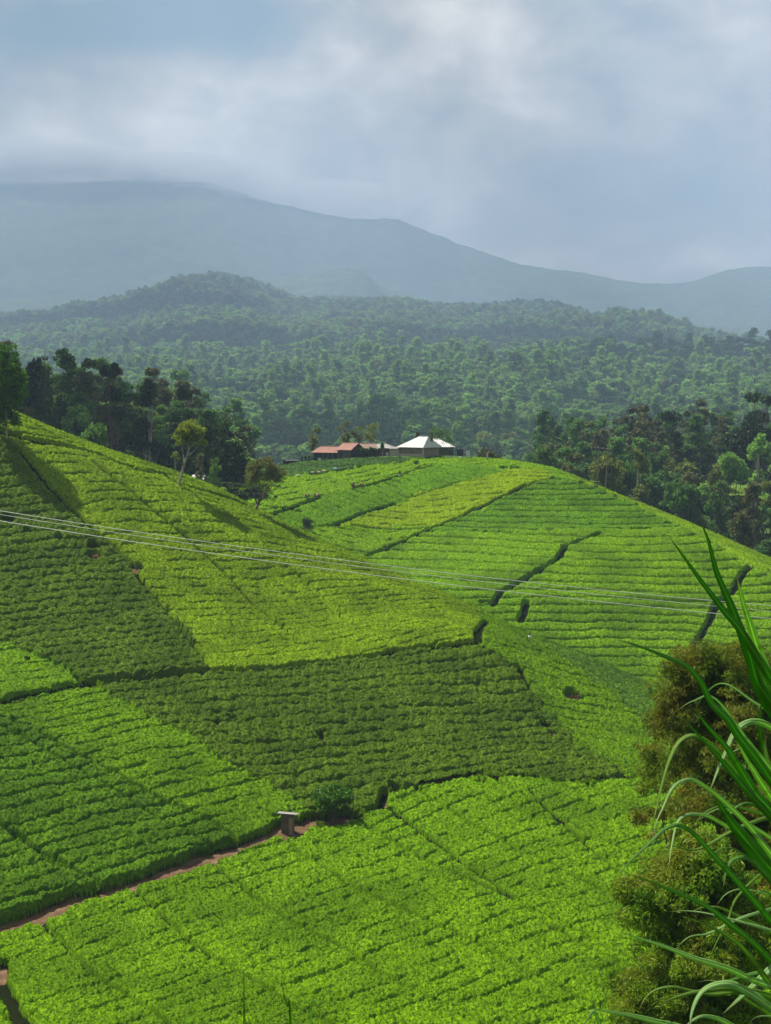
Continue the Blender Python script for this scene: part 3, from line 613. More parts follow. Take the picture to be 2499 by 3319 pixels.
for a in [(1162, 964, 420, 66, 'broad', 'mid', 1, 'round olive green tree poking over the crest right of the farm'),
          (1310, 955, 425, 84, 'broad', 'olive', 0, 'olive tree crown directly behind the twin utility poles'),
          (1382, 962, 420, 66, 'tall', 'olive', 1, 'yellowish upright tree right of the twin utility poles'),
          (1345, 965, 440, 70, 'broad', 'mid', 2, 'dull green tree between the poles and the yellowish upright tree'),
          (1482, 1003, 410, 84, 'broad', 'mid', 0, 'large rounded green tree in the middle of the right wood'),
          (1555, 1022, 400, 66, 'tall', 'mid', 2, 'green tree with a narrow lobed crown beside the small bright field'),
          (1625, 1022, 395, 78, 'tall', 'grey', 0, 'brownish tree with pale branches at the right of the bright field'),
          (1610, 1100, 372, 80, 'broad', 'grey', 1, 'purplish brown tree low against the right shoulder of the far hill'),
          (1650, 1160, 360, 70, 'broad', 'mid', 1, 'grey green tree at the right edge just over the shoulder of the far hill'),
          (1455, 885, 520, 100, 'umbrella', 'dark', 1, 'dark spreading tree rising over the right wood'),
          (1640, 846, 530, 110, 'umbrella', 'dark', 0, 'dark flat topped tree at the right edge against the blue forest'),
          (1600, 885, 520, 100, 'broad', 'dark', 2, 'dark rounded tree under the flat topped one at the right edge'),
          (1635, 930, 460, 70, 'tall', 'light', 1, 'pale stemmed light green tree near the right edge'),
          (1575, 950, 470, 80, 'broad', 'light', 2, 'light green tree below the dark rounded tree on the right'),
          (1052, 945, 440, 60, 'broad', 'grey', 0, 'grey brown leafy tree behind the wooden stump on the far hill')]:
    wood(*a[:7], a[7], RG)
RT = [(1120, 1020), (1200, 1010), (1260, 1000), (1300, 990), (1400, 975), (1430, 945), (1500, 925), (1600, 930), (1760, 915)]
for i in range(64):
    px = 1150 + 640 * ((i * .618) % 1); Yd = rs.uniform(395, 530); base = top_at(RT, px)
    if 1565 < px < 1605 and Yd < 485: continue
    tp = base + rs.uniform(0, 30) + (530 - Yd) * 1.05 * (.4 if px < 1300 else 1)
    kd = rs.choice(['broad', 'tall', 'broad', 'umbrella']); mk = rs.choice(['dark', 'mid', 'olive', 'mid', 'light', 'dark'])
    wood(px, tp, Yd, rs.uniform(58, 92), kd, mk, i, 'leafy forest tree in the dense wood on the right behind the far hill', RG)
MT = [(540, 950), (700, 935), (850, 915), (1000, 915), (1100, 955), (1180, 985)]
for i in range(40):
    px = 545 + 640 * ((i * .618) % 1); Yd = rs.uniform(950, 1350)
    wood(px, top_at(MT, px) + rs.uniform(5, 36) + (1350 - Yd) * .05, Yd, rs.uniform(44, 76), rs.choice(['broad', 'umbrella', 'broad']), rs.choice(['dark', 'dark', 'mid']), i, 'dark forest tree in the shaded belt behind the farm buildings', 'trees of the shaded belt behind the farm')

# far woods: masses of instanced trees
def forest(name, pts, scales, kinds, label):
    c = bpy.data.collections.new(name + '_kinds')
    for k in kinds:
        tm, cm, h = crown_mesh(k); o = bpy.data.objects.new('tree_kind', cm); c.objects.link(o)
    me = bpy.data.meshes.new(name); me.vertices.add(len(pts)); me.vertices.foreach_set('co', np.ascontiguousarray(pts, np.float32).ravel())
    at = me.attributes.new('sc', 'FLOAT', 'POINT'); at.data.foreach_set('value', np.ascontiguousarray(scales, np.float32))
    o = link(name, me); tag(o, label, 'forest', None, 'stuff')
    ng = bpy.data.node_groups.new(name, 'GeometryNodeTree'); ng.interface.new_socket('Geometry', in_out='INPUT', socket_type='NodeSocketGeometry'); ng.interface.new_socket('Geometry', in_out='OUTPUT', socket_type='NodeSocketGeometry')
    N = ng.nodes; gi = N.new('NodeGroupInput'); go_ = N.new('NodeGroupOutput'); ip = N.new('GeometryNodeInstanceOnPoints'); ci = N.new('GeometryNodeCollectionInfo'); ci.inputs[0].default_value = c
    ci.inputs['Separate Children'].default_value = True; ip.inputs['Pick Instance'].default_value = True
    na = N.new('GeometryNodeInputNamedAttribute'); na.data_type = 'FLOAT'; na.inputs['Name'].default_value = 'sc'
    rv = N.new('FunctionNodeRandomValue'); rv.data_type = 'FLOAT_VECTOR'; rv.inputs[0].default_value = (0, 0, 0); rv.inputs[1].default_value = (.15, .15, 6.28)
    l = ng.links; l.new(gi.outputs[0], ip.inputs['Points']); l.new(ci.outputs[0], ip.inputs['Instance']); l.new(na.outputs[0], ip.inputs['Scale']); l.new(rv.outputs[0], ip.inputs['Rotation']); l.new(ip.outputs[0], go_.inputs[0])
    md = o.modifiers.new('forest', 'NODES'); md.node_group = ng; return o
def scatter(n, r0, r1, t0, t1, seed):
    rs_ = np.random.default_rng(seed); r = np.sqrt(rs_.uniform(r0 ** 2, r1 ** 2, n)); t = np.radians(rs_.uniform(t0, t1, n)); x = r * np.sin(t); y = r * np.cos(t)
    return x, y, ground(x, y), rs_, r, t
FOL['sunny'] = leaf_mat('foliage_sunny', (.17, .31, .075), .45, .25, .3, .6, rnd=.3, hue=(.24, .38, .09), fine=1.6)
for q in [k for k in PROTO if k[2] == 'light']: PROTO[(q[0], q[1], 'sunny')] = (PROTO[q][0], None, *PROTO[q][2:])
KM2 = [('broad', 0, 'sunny'), ('broad', 1, 'sunny'), ('broad', 2, 'light'), ('broad', 2, 'mid'), ('broad', 0, 'light'), ('broad', 1, 'mid'), ('tall', 0, 'light'), ('umbrella', 0, 'sunny'), ('broad', 2, 'sunny'), ('broad', 1, 'olive'), ('broad', 0, 'mid')]
KM = [('broad', 0, 'mid'), ('broad', 1, 'light'), ('broad', 2, 'mid'), ('tall', 0, 'mid'), ('broad', 0, 'light'), ('umbrella', 0, 'mid'), ('broad', 1, 'mid'), ('broad', 2, 'light'), ('broad', 1, 'olive'), ('broad', 1, 'dark'), ('tall', 2, 'grey')]
x, y, z, rs_, r, t = scatter(9000, 430, 1150, -19, 19, 3)
keep = ((r > 1100) | (t < -.09) | (t > .1)) & ~((t > .195) & (t < .245) & (r < 600)); x, y, z, r = x[keep], y[keep], z[keep], r[keep]
forest('forest', np.stack([x, y, z - 1.5], 1), rs_.uniform(.8, 1.5, len(x)), KM, 'forest filling the hollow just behind the hills of tea')
x, y, z, rs_, r, t = scatter(46000, 1150, 3050, -18.5, 18.5, 13)
kp = rs_.random(len(r)) < np.minimum(1, 1500 / r); x, y, z, r = x[kp], y[kp], z[kp], r[kp]
forest('forest', np.stack([x, y, z - 3], 1), (.9 + 2.0 * rs_.random(len(x)) ** 2.2) * (r / 1500).clip(.8, 2) ** .6, KM2, 'blue green forest covering the valley floor behind the farm')
x, y, z, rs_, r, t = scatter(44000, 3000, 7700, -18, 18, 4); kp = rs_.random(len(r)) < (3600 / r) ** 1.0; x, y, z, r = x[kp], y[kp], z[kp], r[kp]
forest('forest', np.stack([x, y, z - 9], 1), 1.9 + 2.4 * rs_.random(len(x)) ** 1.6, [('broad', 0, 'mid'), ('broad', 1, 'sunny'), ('broad', 2, 'light'), ('broad', 0, 'olive'), ('broad', 1, 'olive'), ('broad', 1, 'light')], 'hazy forest on the low ridge in front of the mountain')

# ------------------------------------------------------------------ single trees on the hills
def on(px, py, sheet, dz=0.0):
    p = surf(px, py, sheet, dz); return (float(p[0]), float(p[1]), G(p[0], p[1]))
def special(name, loc, mb, v, f, mat_, tm, label, cat='tree', smooth=True):
    e = empty(name, loc, label, cat); mb.build('trunk', tm, e, smooth); link('crown', mesh_np('crown', v, f), mat_, e); return e
rs = np.random.default_rng(21)
lx, ly, lz = on(14, 946, 'A'); s = ly / F
bl = [(rs.normal() * .25, rs.normal() * .3, (946 - 895) * s + t * 150 * s, (36 * s) * (.42 + .95 * sin(pi * (.16 + .72 * t)) ** 1.2) * .8, (36 * s) * (.42 + .95 * sin(pi * (.16 + .72 * t)) ** 1.2) * .8, 1.0) for t in np.linspace(0, 1, 14)]
v, f = crown_np(bl, 24000, .36, .22, rs, sub=230, subr=.40, shell=.65)
cm1 = leaf_mat('foliage_fresh', (.052, .15, .005), .45, .9, .25, .5, hue=(.12, .25, .006), fine=3)
special('columnar_tree', (lx, ly, lz), limb_mesh(9, .22, [], bend=.005), v, f, cm1, bark_pale, 'bright green columnar tree with a pale trunk at the left edge of the near hill')
# leaning tree with the pale trunk
lx, ly, lz = on(383, 1046, 'A'); s = ly / F
def L3(px, py, d=0): return ((px - 383) * s, d, (1046 - py) * s)
mb = MB(); mb.tube([L3(382, 1050), L3(388, 1028), L3(395, 1000, .2), L3(403, 975), L3(410, 955)], [.30, .24, .2, .17, .12], 8)
for e_ in ([L3(396, 1000), L3(398, 975, -.4), L3(394, 950, -.6)], [L3(403, 975), L3(418, 962, .5), L3(432, 945, .8)], [L3(408, 958), L3(404, 935, .8), L3(410, 915, 1)], [L3(410, 955), L3(425, 940, -.5), L3(436, 925, -1)]): mb.tube(e_, [.13, .09, .04], 6)
bl = [(*L3(398, 925, -.5), 1.6, 1.5, 1.2), (*L3(412, 915, .5), 1.7, 1.6, 1.2), (*L3(428, 925, 0), 1.6, 1.5, 1.1), (*L3(438, 942, -.6), 1.0, 1.0, .8), (*L3(388, 945, .6), .9, .9, .7), (*L3(414, 938, .5), 1.5, 1.4, .9), (*L3(376, 935, 0), .5, .6, .4), (*L3(404, 905, 0), .8, .8, .5)]
v, f = crown_np(bl, 9000, .36, .18, rs, sub=150, subr=.40, shell=.35)
fo = leaf_mat('foliage_gold', (.19, .24, .02), .4, .9, .3, .6, fine=2.5)
special('leaning_tree', (lx, ly, lz), mb, v, f, fo, bark_pale, 'leaning tree with a bare pale trunk and thin yellow green crown on the near hill')
mb = MB(); mb.tube([(0, 0, -.3), (.05, 0, 1.6), (-.1, .1, 3.2), (.0, 0, 4.4)], [.1, .08, .07, .03], 6); mb.tube([(0, 0, 2.4), (.5, .1, 3.4)], [.05, .02], 5); mb.tube([(-.05, 0, 3), (-.4, -.1, 4)], [.04, .02], 5)
px_ = P(379, 1015, ly + 9); v, f = crown_np([(0, 0, 4.3, .5, .5, .5), (-.4, 0, 3.9, .35, .35, .3), (.5, .1, 3.5, .3, .3, .3)], 260, .3, .15, rs)
special('bare_tree', (px_[0], px_[1], G(px_[0], px_[1])), mb, v, f, fo, bark_pale, 'thin almost bare tree just left of the leaning trunk')
# round olive brown tree on the crest
lx, ly, lz = on(549, 1100, 'A'); s = ly / F
def L4(px, py, d=0): return ((px - 549) * s, d, (1100 - py) * s)
mb = MB(); mb.tube([L4(549, 1104), L4(553, 1088), L4(558, 1074)], [.34, .28, .24], 8)
for e_ in ([L4(557, 1078), L4(549, 1060), L4(541, 1035, .5)], [L4(558, 1076), L4(562, 1055, -.4), L4(560, 1025, -.6)], [L4(558, 1074), L4(574, 1056), L4(590, 1035, .6)], [L4(560, 1068), L4(572, 1050, 1), L4(578, 1020, 1.2)]): mb.tube(e_, [.18, .12, .04], 6)
bl = [(*L4(*q), a_, a_, a_ * .72) for *q, a_ in ((548, 1000, .3, 1.7), (572, 992, -.5, 1.9), (596, 1005, .4, 1.7), (605, 1025, 0, 1.4), (585, 1020, .8, 1.8), (560, 1018, -.9, 1.8), (541, 1030, 0, 1.3), (536, 1012, .4, 1.1), (600, 1042, .3, .9), (572, 1040, .3, 1.2), (612, 1015, 0, .8), (560, 985, 0, .9))]
v, f = crown_np(bl, 11000, .28, .13, rs, sub=190, subr=.34, shell=.4)
special('round_tree', (lx, ly, lz), mb, v, f, leaf_mat('foliage_bronze', (.13, .15, .035), .4, .8, .25, .6, fine=2.5), bark, 'round olive brown tree with a dark forked trunk on the crest of the near hill')
# small tree by the path
lx, ly, lz = on(718, 1781, 'A', -1.0); s = ly / F
mb = MB(); mb.tube([(0, 0, -.3), (.1, 0, .6), (.15, 0, 1.3), (.1, 0, 2.2)], [.16, .13, .12, .08], 8)
for tx, ty, tz in ((-1, .3, 2.4), (1, -.2, 2.3), (.3, .8, 2.9), (-.3, -.8, 2.8)): mb.tube([(.12, 0, 1.1), (tx * .5, ty * .5, 1.8), (tx, ty, tz)], [.08, .05, .02], 5)
bl = [(rs.uniform(-1.6, 1.6), rs.uniform(-1.3, 1.3), rs.uniform(2.0, 3.9), .95, .95, .7) for i in range(22)] + [(0, 0, 2.8, 1.5, 1.3, 1.1)]
bl = [b for b in bl if abs(b[0]) + (b[2] - 2.0) * .5 < 2.3]
v, f = crown_np(bl, 20000, .24, .14, rs, sub=230, subr=.42, shell=.3)
special('small_tree', (lx, ly, lz), mb, v, f, leaf_mat('foliage_deep', (.070, .185, .006), .45, 1.3, .12, .5, hue=(.06, .13, .004), fine=4), bark, 'small round dark green tree beside the dirt path')
# two big feathery trees at the right, near the camera
def feather(name, px, top, Yd, wpx, hpx, mat_, label, seed, nlv):
    rs = np.random.default_rng(seed); s = Yd / F; x0 = (px - CX) * s; z0 = G(x0, Yd); zt = P(px, top, Yd)[2]; H_ = zt - z0; w_ = wpx * s / 2; bot = H_ - hpx * s
    bl = []; tips = []
    for i in range(95):
        t = rs.random(); a = rs.uniform(0, 6.28); zz = bot + (H_ - bot) * t; ww = w_ * (sin(pi * min(1, .22 + .74 * t)) ** .6)
        q = ww * rs.uniform(.25, .92); r_ = rs.uniform(.6, 1.25) * w_ * .30; bl.append((q * cos(a), q * sin(a), zz - r_ * .4, r_, r_, r_ * .68)); tips.append(bl[-1][:3])
    v, f = crown_np(bl, nlv, .20, .046, rs, droop=.42, sub=1500, subr=.36, shell=.35)
    mb = limb_mesh(H_ * .85, .2, [(a_, b_, c_ - .2) for a_, b_, c_ in tips[:5]], bend=.03)
    return special(name, (x0, Yd, z0), mb, v, f, mat_, bark, label)
mb1 = leaf_mat('foliage_rusty', (.105, .165, .015), .35, .8, .35, .6, hue=(.15, .18, .02), patch=(.170, .150, .018), patch_scale=.4, fine=4)
mb2 = leaf_mat('foliage_yellow_olive', (.120, .240, .012), .35, .9, .35, .6, hue=(.19, .25, .02), patch=(.17, .21, .02), patch_scale=.5, fine=4)
feather('feathery_tree', 1575, 1385, 66, 420, 500, mb1, 'feathery olive tree with rusty orange tips behind the grass at the right edge', 5, 230000)
feather('feathery_tree', 1545, 1818, 52, 450, 590, mb2, 'feathery yellow green tree below the rusty one in the lower right corner', 8, 230000)
feather('feathery_tree', 1740, 1640, 60, 330, 700, mb1, 'feathery brown tree half hidden by grass at the very right edge', 12, 90000)

# ------------------------------------------------------------------ farm buildings
tin_red = flat_mat('tin_red', (.36, .17, .12), (.25, .125, .09), .5, .7, stripes=('X', 1.6, (.72, .66, .62)))
tin_brown = flat_mat('tin_brown', (.30, .19, .13), (.22, .15, .11), .5, .7, stripes=('X', 1.6, (.75, .7, .66)))
tin_grey = flat_mat('tin_grey', (.33, .33, .29), (.25, .24, .20), .5, .7, stripes=('X', 1.6, (.8, .8, .8)))
tin_white = flat_mat('tin_white', (.55, .55, .53), (.44, .44, .42), .35, .5, stripes=('X', 1.3, (.86, .85, .83), .6))
tin_streak = flat_mat('tin_streak', (.85, .85, .84), (.40, .38, .35), .6, .5, stripes=('X', .5, (.62, .60, .57), 1.5))
wall_stone = flat_mat('wall_stone', (.38, .31, .23), (.26, .21, .15), 1.5, .95, stripes=('Z', 2.2, (.75, .73, .7), .6))
wall_plinth = flat_mat('wall_plinth', (.62, .52, .40), (.5, .41, .30), 1.2, .95, stripes=('Z', 1.6, (.8, .78, .75), .6))
wall_dark = flat_mat('wall_dark', (.045, .05, .055), (.03, .033, .036), 1, .9)
wood_grey = flat_mat('wood_grey', (.22, .18, .13), (.12, .10, .075), 1.5, .9, stripes=('X', 3.0, (.6, .58, .55), .6))
wood_green = flat_mat('wall_green', (.12, .14, .09), (.07, .09, .06), 1.2, .95)
white_paint = flat_mat('white_paint', (.62, .64, .62), (.5, .5, .48), 1, .7)
blue_paint = flat_mat('blue_paint', (.16, .24, .38), (.12, .18, .28), 1, .7)
glass_dark = flat_mat('glass_dark', (.02, .022, .025), (.03, .03, .03), 1, .2)
frame_mat = flat_mat('frame_mat', (.30, .26, .20), (.2, .17, .13), 1, .8)
def pt(px, Yd): return np.array([(px - CX) / F * Yd, Yd])
def house(name, pa, pb, depth, py_e, py_r, label, wallm, roofm, over=.45, hipL=0, hipR=0, cat='building', gable=None, doors=(), windows=(), wtop=0):
    """front wall from pa=(px,Y) to pb; local x along the front, y inward, z up"""
    a = pt(*pa); b = pt(*pb); Ym = (pa[1] + pb[1]) / 2; pm = (pa[0] + pb[0]) / 2
    w_ = float(np.linalg.norm(b - a)); ang = atan2(b[1] - a[1], b[0] - a[0]); z0 = min(G(*a), G(*b), G(*((a + b) / 2))) - .15
    ze = P(pm, py_e, Ym)[2] - z0; zr = P(pm, py_r, Ym + depth / 2)[2] - z0
    e = empty(name, (a[0], a[1], z0), label, cat, None, ang)
    MB_ = MB().box(0, w_, 0, depth, -.6, ze); t_ = .12
    MB_.build('wall', wallm, e)
    if hipL == 0 or hipR == 0:
        g = MB()
        for xx, hp in ((0, hipL), (w_, hipR)):
            if hp == 0:
                g.add([(xx - (.0 if xx else .0), 0, ze), (xx, depth, ze), (xx, depth / 2, zr - .1), (xx + (-.12 if xx else .12), 0, ze), (xx + (-.12 if xx else .12), depth, ze), (xx + (-.12 if xx else .12), depth / 2, zr - .1)],
                      [(0, 1, 2), (5, 4, 3), (0, 2, 5, 3), (2, 1, 4, 5), (0, 3, 4, 1)])
        g.build('gable_wall', gable or wallm, e)
    o_ = over; dz = o_ * (zr - ze) / (depth / 2)
    v = [(-o_, -o_, ze - dz), (w_ + o_, -o_, ze - dz), (w_ + o_, depth + o_, ze - dz), (-o_, depth + o_, ze - dz), (-o_ + hipL, depth / 2, zr), (w_ + o_ - hipR, depth / 2, zr)]
    v2 = v + [(x_, y_, z_ - .09) for x_, y_, z_ in v]
    fs = [(0, 1, 5, 4), (2, 3, 4, 5), (1, 2, 5), (3, 0, 4)] if hipL and hipR else [(0, 1, 5, 4), (2, 3, 4, 5)] + ([(1, 2, 5)] if hipR else []) + ([(3, 0, 4)] if hipL else [])
    ft = fs + [tuple(i + 6 for i in q)[::-1] for q in fs]
    ed = [(0, 1), (2, 3)] + [(1, 2)] * bool(hipR) + [(3, 0)] * bool(hipL)
    if not hipR: ed += [(1, 5), (5, 2)]
    if not hipL: ed += [(3, 4), (4, 0)]
    ft += [(q, p, p + 6, q + 6) for p, q in ed]
    rf = MB().add(v2, ft).build('roof', roofm, e)
    rc = MB().tube([(-o_ + hipL, depth / 2, zr + .03), (w_ + o_ - hipR, depth / 2, zr + .03)], .09, 6).build('ridge_cap', roofm, rf)
    for dx, dw, dh, dm in doors:
        d_ = MB().box(dx, dx + dw, -.05, .03, 0, dh).build('door', dm, e); MB().box(dx + dw - .15, dx + dw - .08, -.09, -.05, .95, 1.05).build('handle', frame_mat, d_)
    for wx, wz, ww, wh in windows:
        wn = MB().box(wx, wx + ww, -.03, .03, wz, wz + wh).build('window', glass_dark, e)
        fr = MB()
        for bx in ((wx - .07, wx, wz - .07, wz + wh + .07), (wx + ww, wx + ww + .07, wz - .07, wz + wh + .07), (wx, wx + ww, wz - .07, wz), (wx, wx + ww, wz + wh, wz + wh + .07), (wx + ww / 2 - .02, wx + ww / 2 + .02, wz, wz + wh)): fr.box(bx[0], bx[1], -.06, .02, bx[2], bx[3])
        fr.build('frame', frame_mat, wn)
    return e, w_, ze, z0
h1, w_, ze, z0 = house('white_roof_house', (864, 394), (913, 389), 6.2, 961.5, 942.5, 'stone house with a pale grey hipped tin roof on top of the far hill', wall_stone, tin_white, .7, 4.2, 1.6, 'house', windows=((3.55, 1.5, .5, .55),), doors=())
MB().box(-.05, w_ - .05, -.22, -.02, -.5, max(.6, ze * .45)).build('plinth', wall_plinth, h1)
MB().box(w_ - .18, w_ + .12, -.12, .3, -.5, ze - .05).build('corner_post', wall_plinth, h1)
h2, w2_, ze2, z02 = house('streaked_roof_house', (934, 397.5), (979, 399), 6.5, 963, 948, 'greenish house wing with a white streaked tin roof joined to the stone house', wood_green, tin_streak, .45, 1.4, 3.2, 'house', windows=((1.6, 1.0, .8, .7), (4.2, 1.0, .7, .7)), doors=((3.0, .8, 1.8, wood_grey),))
# overgrown trunk in front of the houses
tp = P(931, 984, 392); zt = P(931, 934, 392)[2]; zg = G(tp[0], tp[1])
mb = MB(); mb.tube([(0, 0, -.3), (.05, 0, 1.5), (-.05, 0, 3), (.05, 0, zt - zg)], [.34, .36, .42, .2], 8); mb.tube([(0, 0, 3.4), (.3, 0, 4.6), (.45, 0, 5.3)], [.2, .18, .1], 6)
v, f = crown_np([(0, 0, q, .5, .5, .5) for q in np.linspace(.6, zt - zg, 9)], 900, .25, .14, np.random.default_rng(4), shell=.5)
special('ivy_trunk', (tp[0], tp[1], zg), mb, v, f, FOL['grey'], bark, 'tall dark trunk overgrown with ivy in front of the white roofed house')
r1, w3, ze3, _ = house('red_roof_house', (729, 392.8), (757, 391), 6.5, 970, 956.6, 'house with a rusty red tin roof and gable end coloured dark for shade', wood_grey, tin_red, .4, 0, 0, 'house', gable=wall_dark, doors=((.6, .8, 1.6, wall_dark),), windows=((2.0, .7, .5, .5),))
MB().box(w3 + .003, w3 + .05, .02, 6.4, -.4, ze3 - .1).build('side_wall_shade', wall_dark, r1)  # gable and this slab carry the shade of the far side as colour
r2, w4, ze4, _ = house('long_red_roof_shed', (677, 396.5), (728, 394.5), 5, 975, 964, 'long low shed with a rusty red tin roof and open front', wall_dark, tin_red, .5, 1.4, 0, 'shed', doors=((1.25, .75, 1.5, white_paint), (3.1, .45, 1.5, frame_mat)), windows=((4.2, .5, .6, .6),))
for q in (.1, 2.6, 4.0, 5.3): MB().box(q, q + .1, -.45, -.35, -.4, ze4 - .25).build('post', frame_mat, r2)
MB().box(3.8, w4, -.7, -.5, -.4, .35).build('low_wall', wall_plinth, r2)
house('brown_roof_house', (781, 398), (813, 399), 5, 968, 957.6, 'small house with a brown tin roof behind the tall green plants', wood_grey, tin_brown, .4, 0, 0, 'house', gable=wall_dark, windows=((.8, .7, .5, .5),))
house('grey_roof_house', (812, 401), (843, 400), 5, 966, 958.2, 'house with a dull grey tin roof between the brown roof and the stone house', wood_grey, tin_grey, .5, 0, 2.2, 'house', windows=((1.5, .7, .5, .5),), doors=((2.6, .7, 1.5, white_paint),))
house('tin_lean_to', (842, 394.5), (862, 394), 3, 968, 965, 'low pale lean-to leaning against the stone house', wall_plinth, tin_grey, .3, 0, 0, 'shed')
house('tin_shack', (989, 397), (1003, 396), 2.6, 971.5, 969.5, 'tiny shack with blue and white front to the right of the houses', white_paint, wall_dark, .15, 0, 0, 'shack', doors=((.5, .5, 1.0, blue_paint),), gable=wall_dark)
house('timber_hut', (1003.5, 396), (1011, 398), 2.2, 971, 969.5, 'dark timber hut beside the blue and white shack', wall_dark, wall_dark, .1, 0, 0, 'hut', doors=((.15, .5, 1.0, wood_grey),))
house('dark_hut', (619, 392), (644, 393), 3, 994.5, 991.5, 'low dark hut at the left end of the farm', wall_dark, wall_dark, .3, 0, 0, 'hut', doors=((1.1, .5, .6, white_paint),))
# white roofed hut behind the near hill
def hut_far():
    x, y, _ = P(424, 1035, 352); z0_ = P(424, 1046, 352)[2]; e = empty('white_roof_hut', (x, y, z0_), 'small hut with a bright white roof half hidden behind the near hill', 'hut')
    MB().box(-1.4, 1.5, 0, 2.4, -6, 1.0).build('wall', wood_grey, e)
    MB().add([(-1.7, -.3, .9), (1.6, -.3, .75), (1.75, 2.7, 2.0), (-1.1, 2.7, 2.1), (-1.7, -.3, .82), (1.6, -.3, .67), (1.75, 2.7, 1.92), (-1.1, 2.7, 2.02)], [(0, 1, 2, 3), (7, 6, 5, 4), (0, 4, 5, 1), (1, 5, 6, 2), (2, 6, 7, 3), (3, 7, 4, 0)]).build('roof', tin_white, e)
    MB().box(-.3, .4, -.06, .02, -.6, .6).build('door', wall_dark, e)
hut_far()
# tall leafy plants, shrubs and small trees round the farm
rs = np.random.default_rng(9)
def plant(px, top, bot, Yd, wpx, mat_, label, name='tree', kind='plume', seed=0, cat='tree', group=None):
    rr_ = np.random.default_rng(seed + int(px)); s = Yd / F; x = (px - CX) * s; zt = P(px, top, Yd)[2]; zg = G(x, Yd); H_ = zt - zg; w_ = wpx * s / 2; cb = max(.3, H_ - (bot - top) * s)
    if kind == 'plume':
        n = 9; bl = [(rr_.normal() * w_ * .35, rr_.normal() * w_ * .3, cb + (H_ - cb) * t, w_ * rr_.uniform(.45, .8), w_ * .6, (H_ - cb) / 7) for t in np.linspace(.08, .93, n)]
        v, f = crown_np(bl, 1500, .34, .14, rr_, droop=.5, sub=45, subr=.5, shell=.4)
    else:
        bl = [(rr_.uniform(-1, 1) * w_ * .55, rr_.uniform(-1, 1) * w_ * .5, cb + (H_ - cb) * rr_.uniform(.2, .8), w_ * .5, w_ * .5, (H_ - cb) * .3) for i in range(9)]
        v, f = crown_np(bl, 1800, .32, .18, rr_, sub=55, subr=.42, shell=.4)
    return_ = special(name, (x, Yd, zg), limb_mesh(max(.4, H_ * .8), max(.05, .03 * H_), [b[:3] for b in bl[:4]], bend=.01), v, f, mat_, bark_pale, label, cat)
    if group: return_['group'] = group
    return return_
plant(680, 924, 966, 402, 22, FOL['olive'], 'thin drooping yellow green tree behind the left end of the long shed', seed=1)
plant(677, 945, 972, 401, 12, FOL['olive'], 'low drooping shoot under the thin yellow green tree', seed=8)
plant(744, 912, 962, 405, 20, FOL['grey'], 'narrow grey green tree behind the red roof ridge', seed=2)
plant(752, 935, 962, 404, 18, FOL['olive'], 'short bushy tree right behind the red roof ridge', seed=3)
plant(774, 921, 960, 405, 26, FOL['olive'], 'rounded olive tree left of the twin crowned one behind the farm', seed=4)
plant(800, 916, 958, 406, 40, FOL['olive'], 'wide olive tree with a drooping crown behind the brown roof', kind='round', seed=5)
plant(952, 925, 962, 407, 54, FOL['mid'], 'broad dark green tree rising behind the white streaked roof', kind='round', seed=6)
plant(902, 933, 945, 404, 9, FOL['grey'], 'little tree top showing over the white roof ridge', kind='round', seed=7)
plant(826, 957, 972, 394, 9, FOL['mid'], 'small dark palm like bush in front of the grey roof', kind='round', seed=10, name='bush', cat='bush')
lm = leaf_mat('banana_leaf', (.07, .14, .03), .35, 1.2, .3, .5, fine=2)
for i, px in enumerate((782, 788, 794, 800, 806, 812)):
    x = (px - CX) / F * 392.5; y = 392.5; z = G(x, y); hh_ = (984 - (962 + (i % 3) * 2)) / F * 392.5
    e = empty('banana_plant', (x, y, z), 'tall leafy banana plant in the green row beside the dark gable', 'plant', 'banana plants between the farm houses', random.uniform(0, 6))
    MB().tube([(0, 0, -.2), (0, 0, hh_ * .6)], [.12, .07], 6).build('stem', FOL['mid'], e)
    v, f = crown_np([(0, 0, hh_ * q, .34, .34, .4) for q in (.3, .5, .7, .85)], 260, .5, .18, np.random.default_rng(i), droop=.4); link('leaves', mesh_np('leaves', v, f), lm, e)
for i, px in enumerate((652, 660, 667, 674)):
    x = (px - CX) / F * 391; y = 391; z = G(x, y)
    e = empty('maize_plant', (x, y, z), 'young leafy crop plant by the left end of the long shed', 'plant', 'crop plants left of the long shed', random.uniform(0, 6))
    MB().tube([(0, 0, -.2), (0, 0, 1.2)], [.05, .03], 5).build('stem', FOL['mid'], e)
    v, f = crown_np([(0, 0, q, .3, .3, .35) for q in (.7, 1.1, 1.5)], 160, .4, .12, np.random.default_rng(i + 40), droop=.3); link('leaves', mesh_np('leaves', v, f), lm, e)
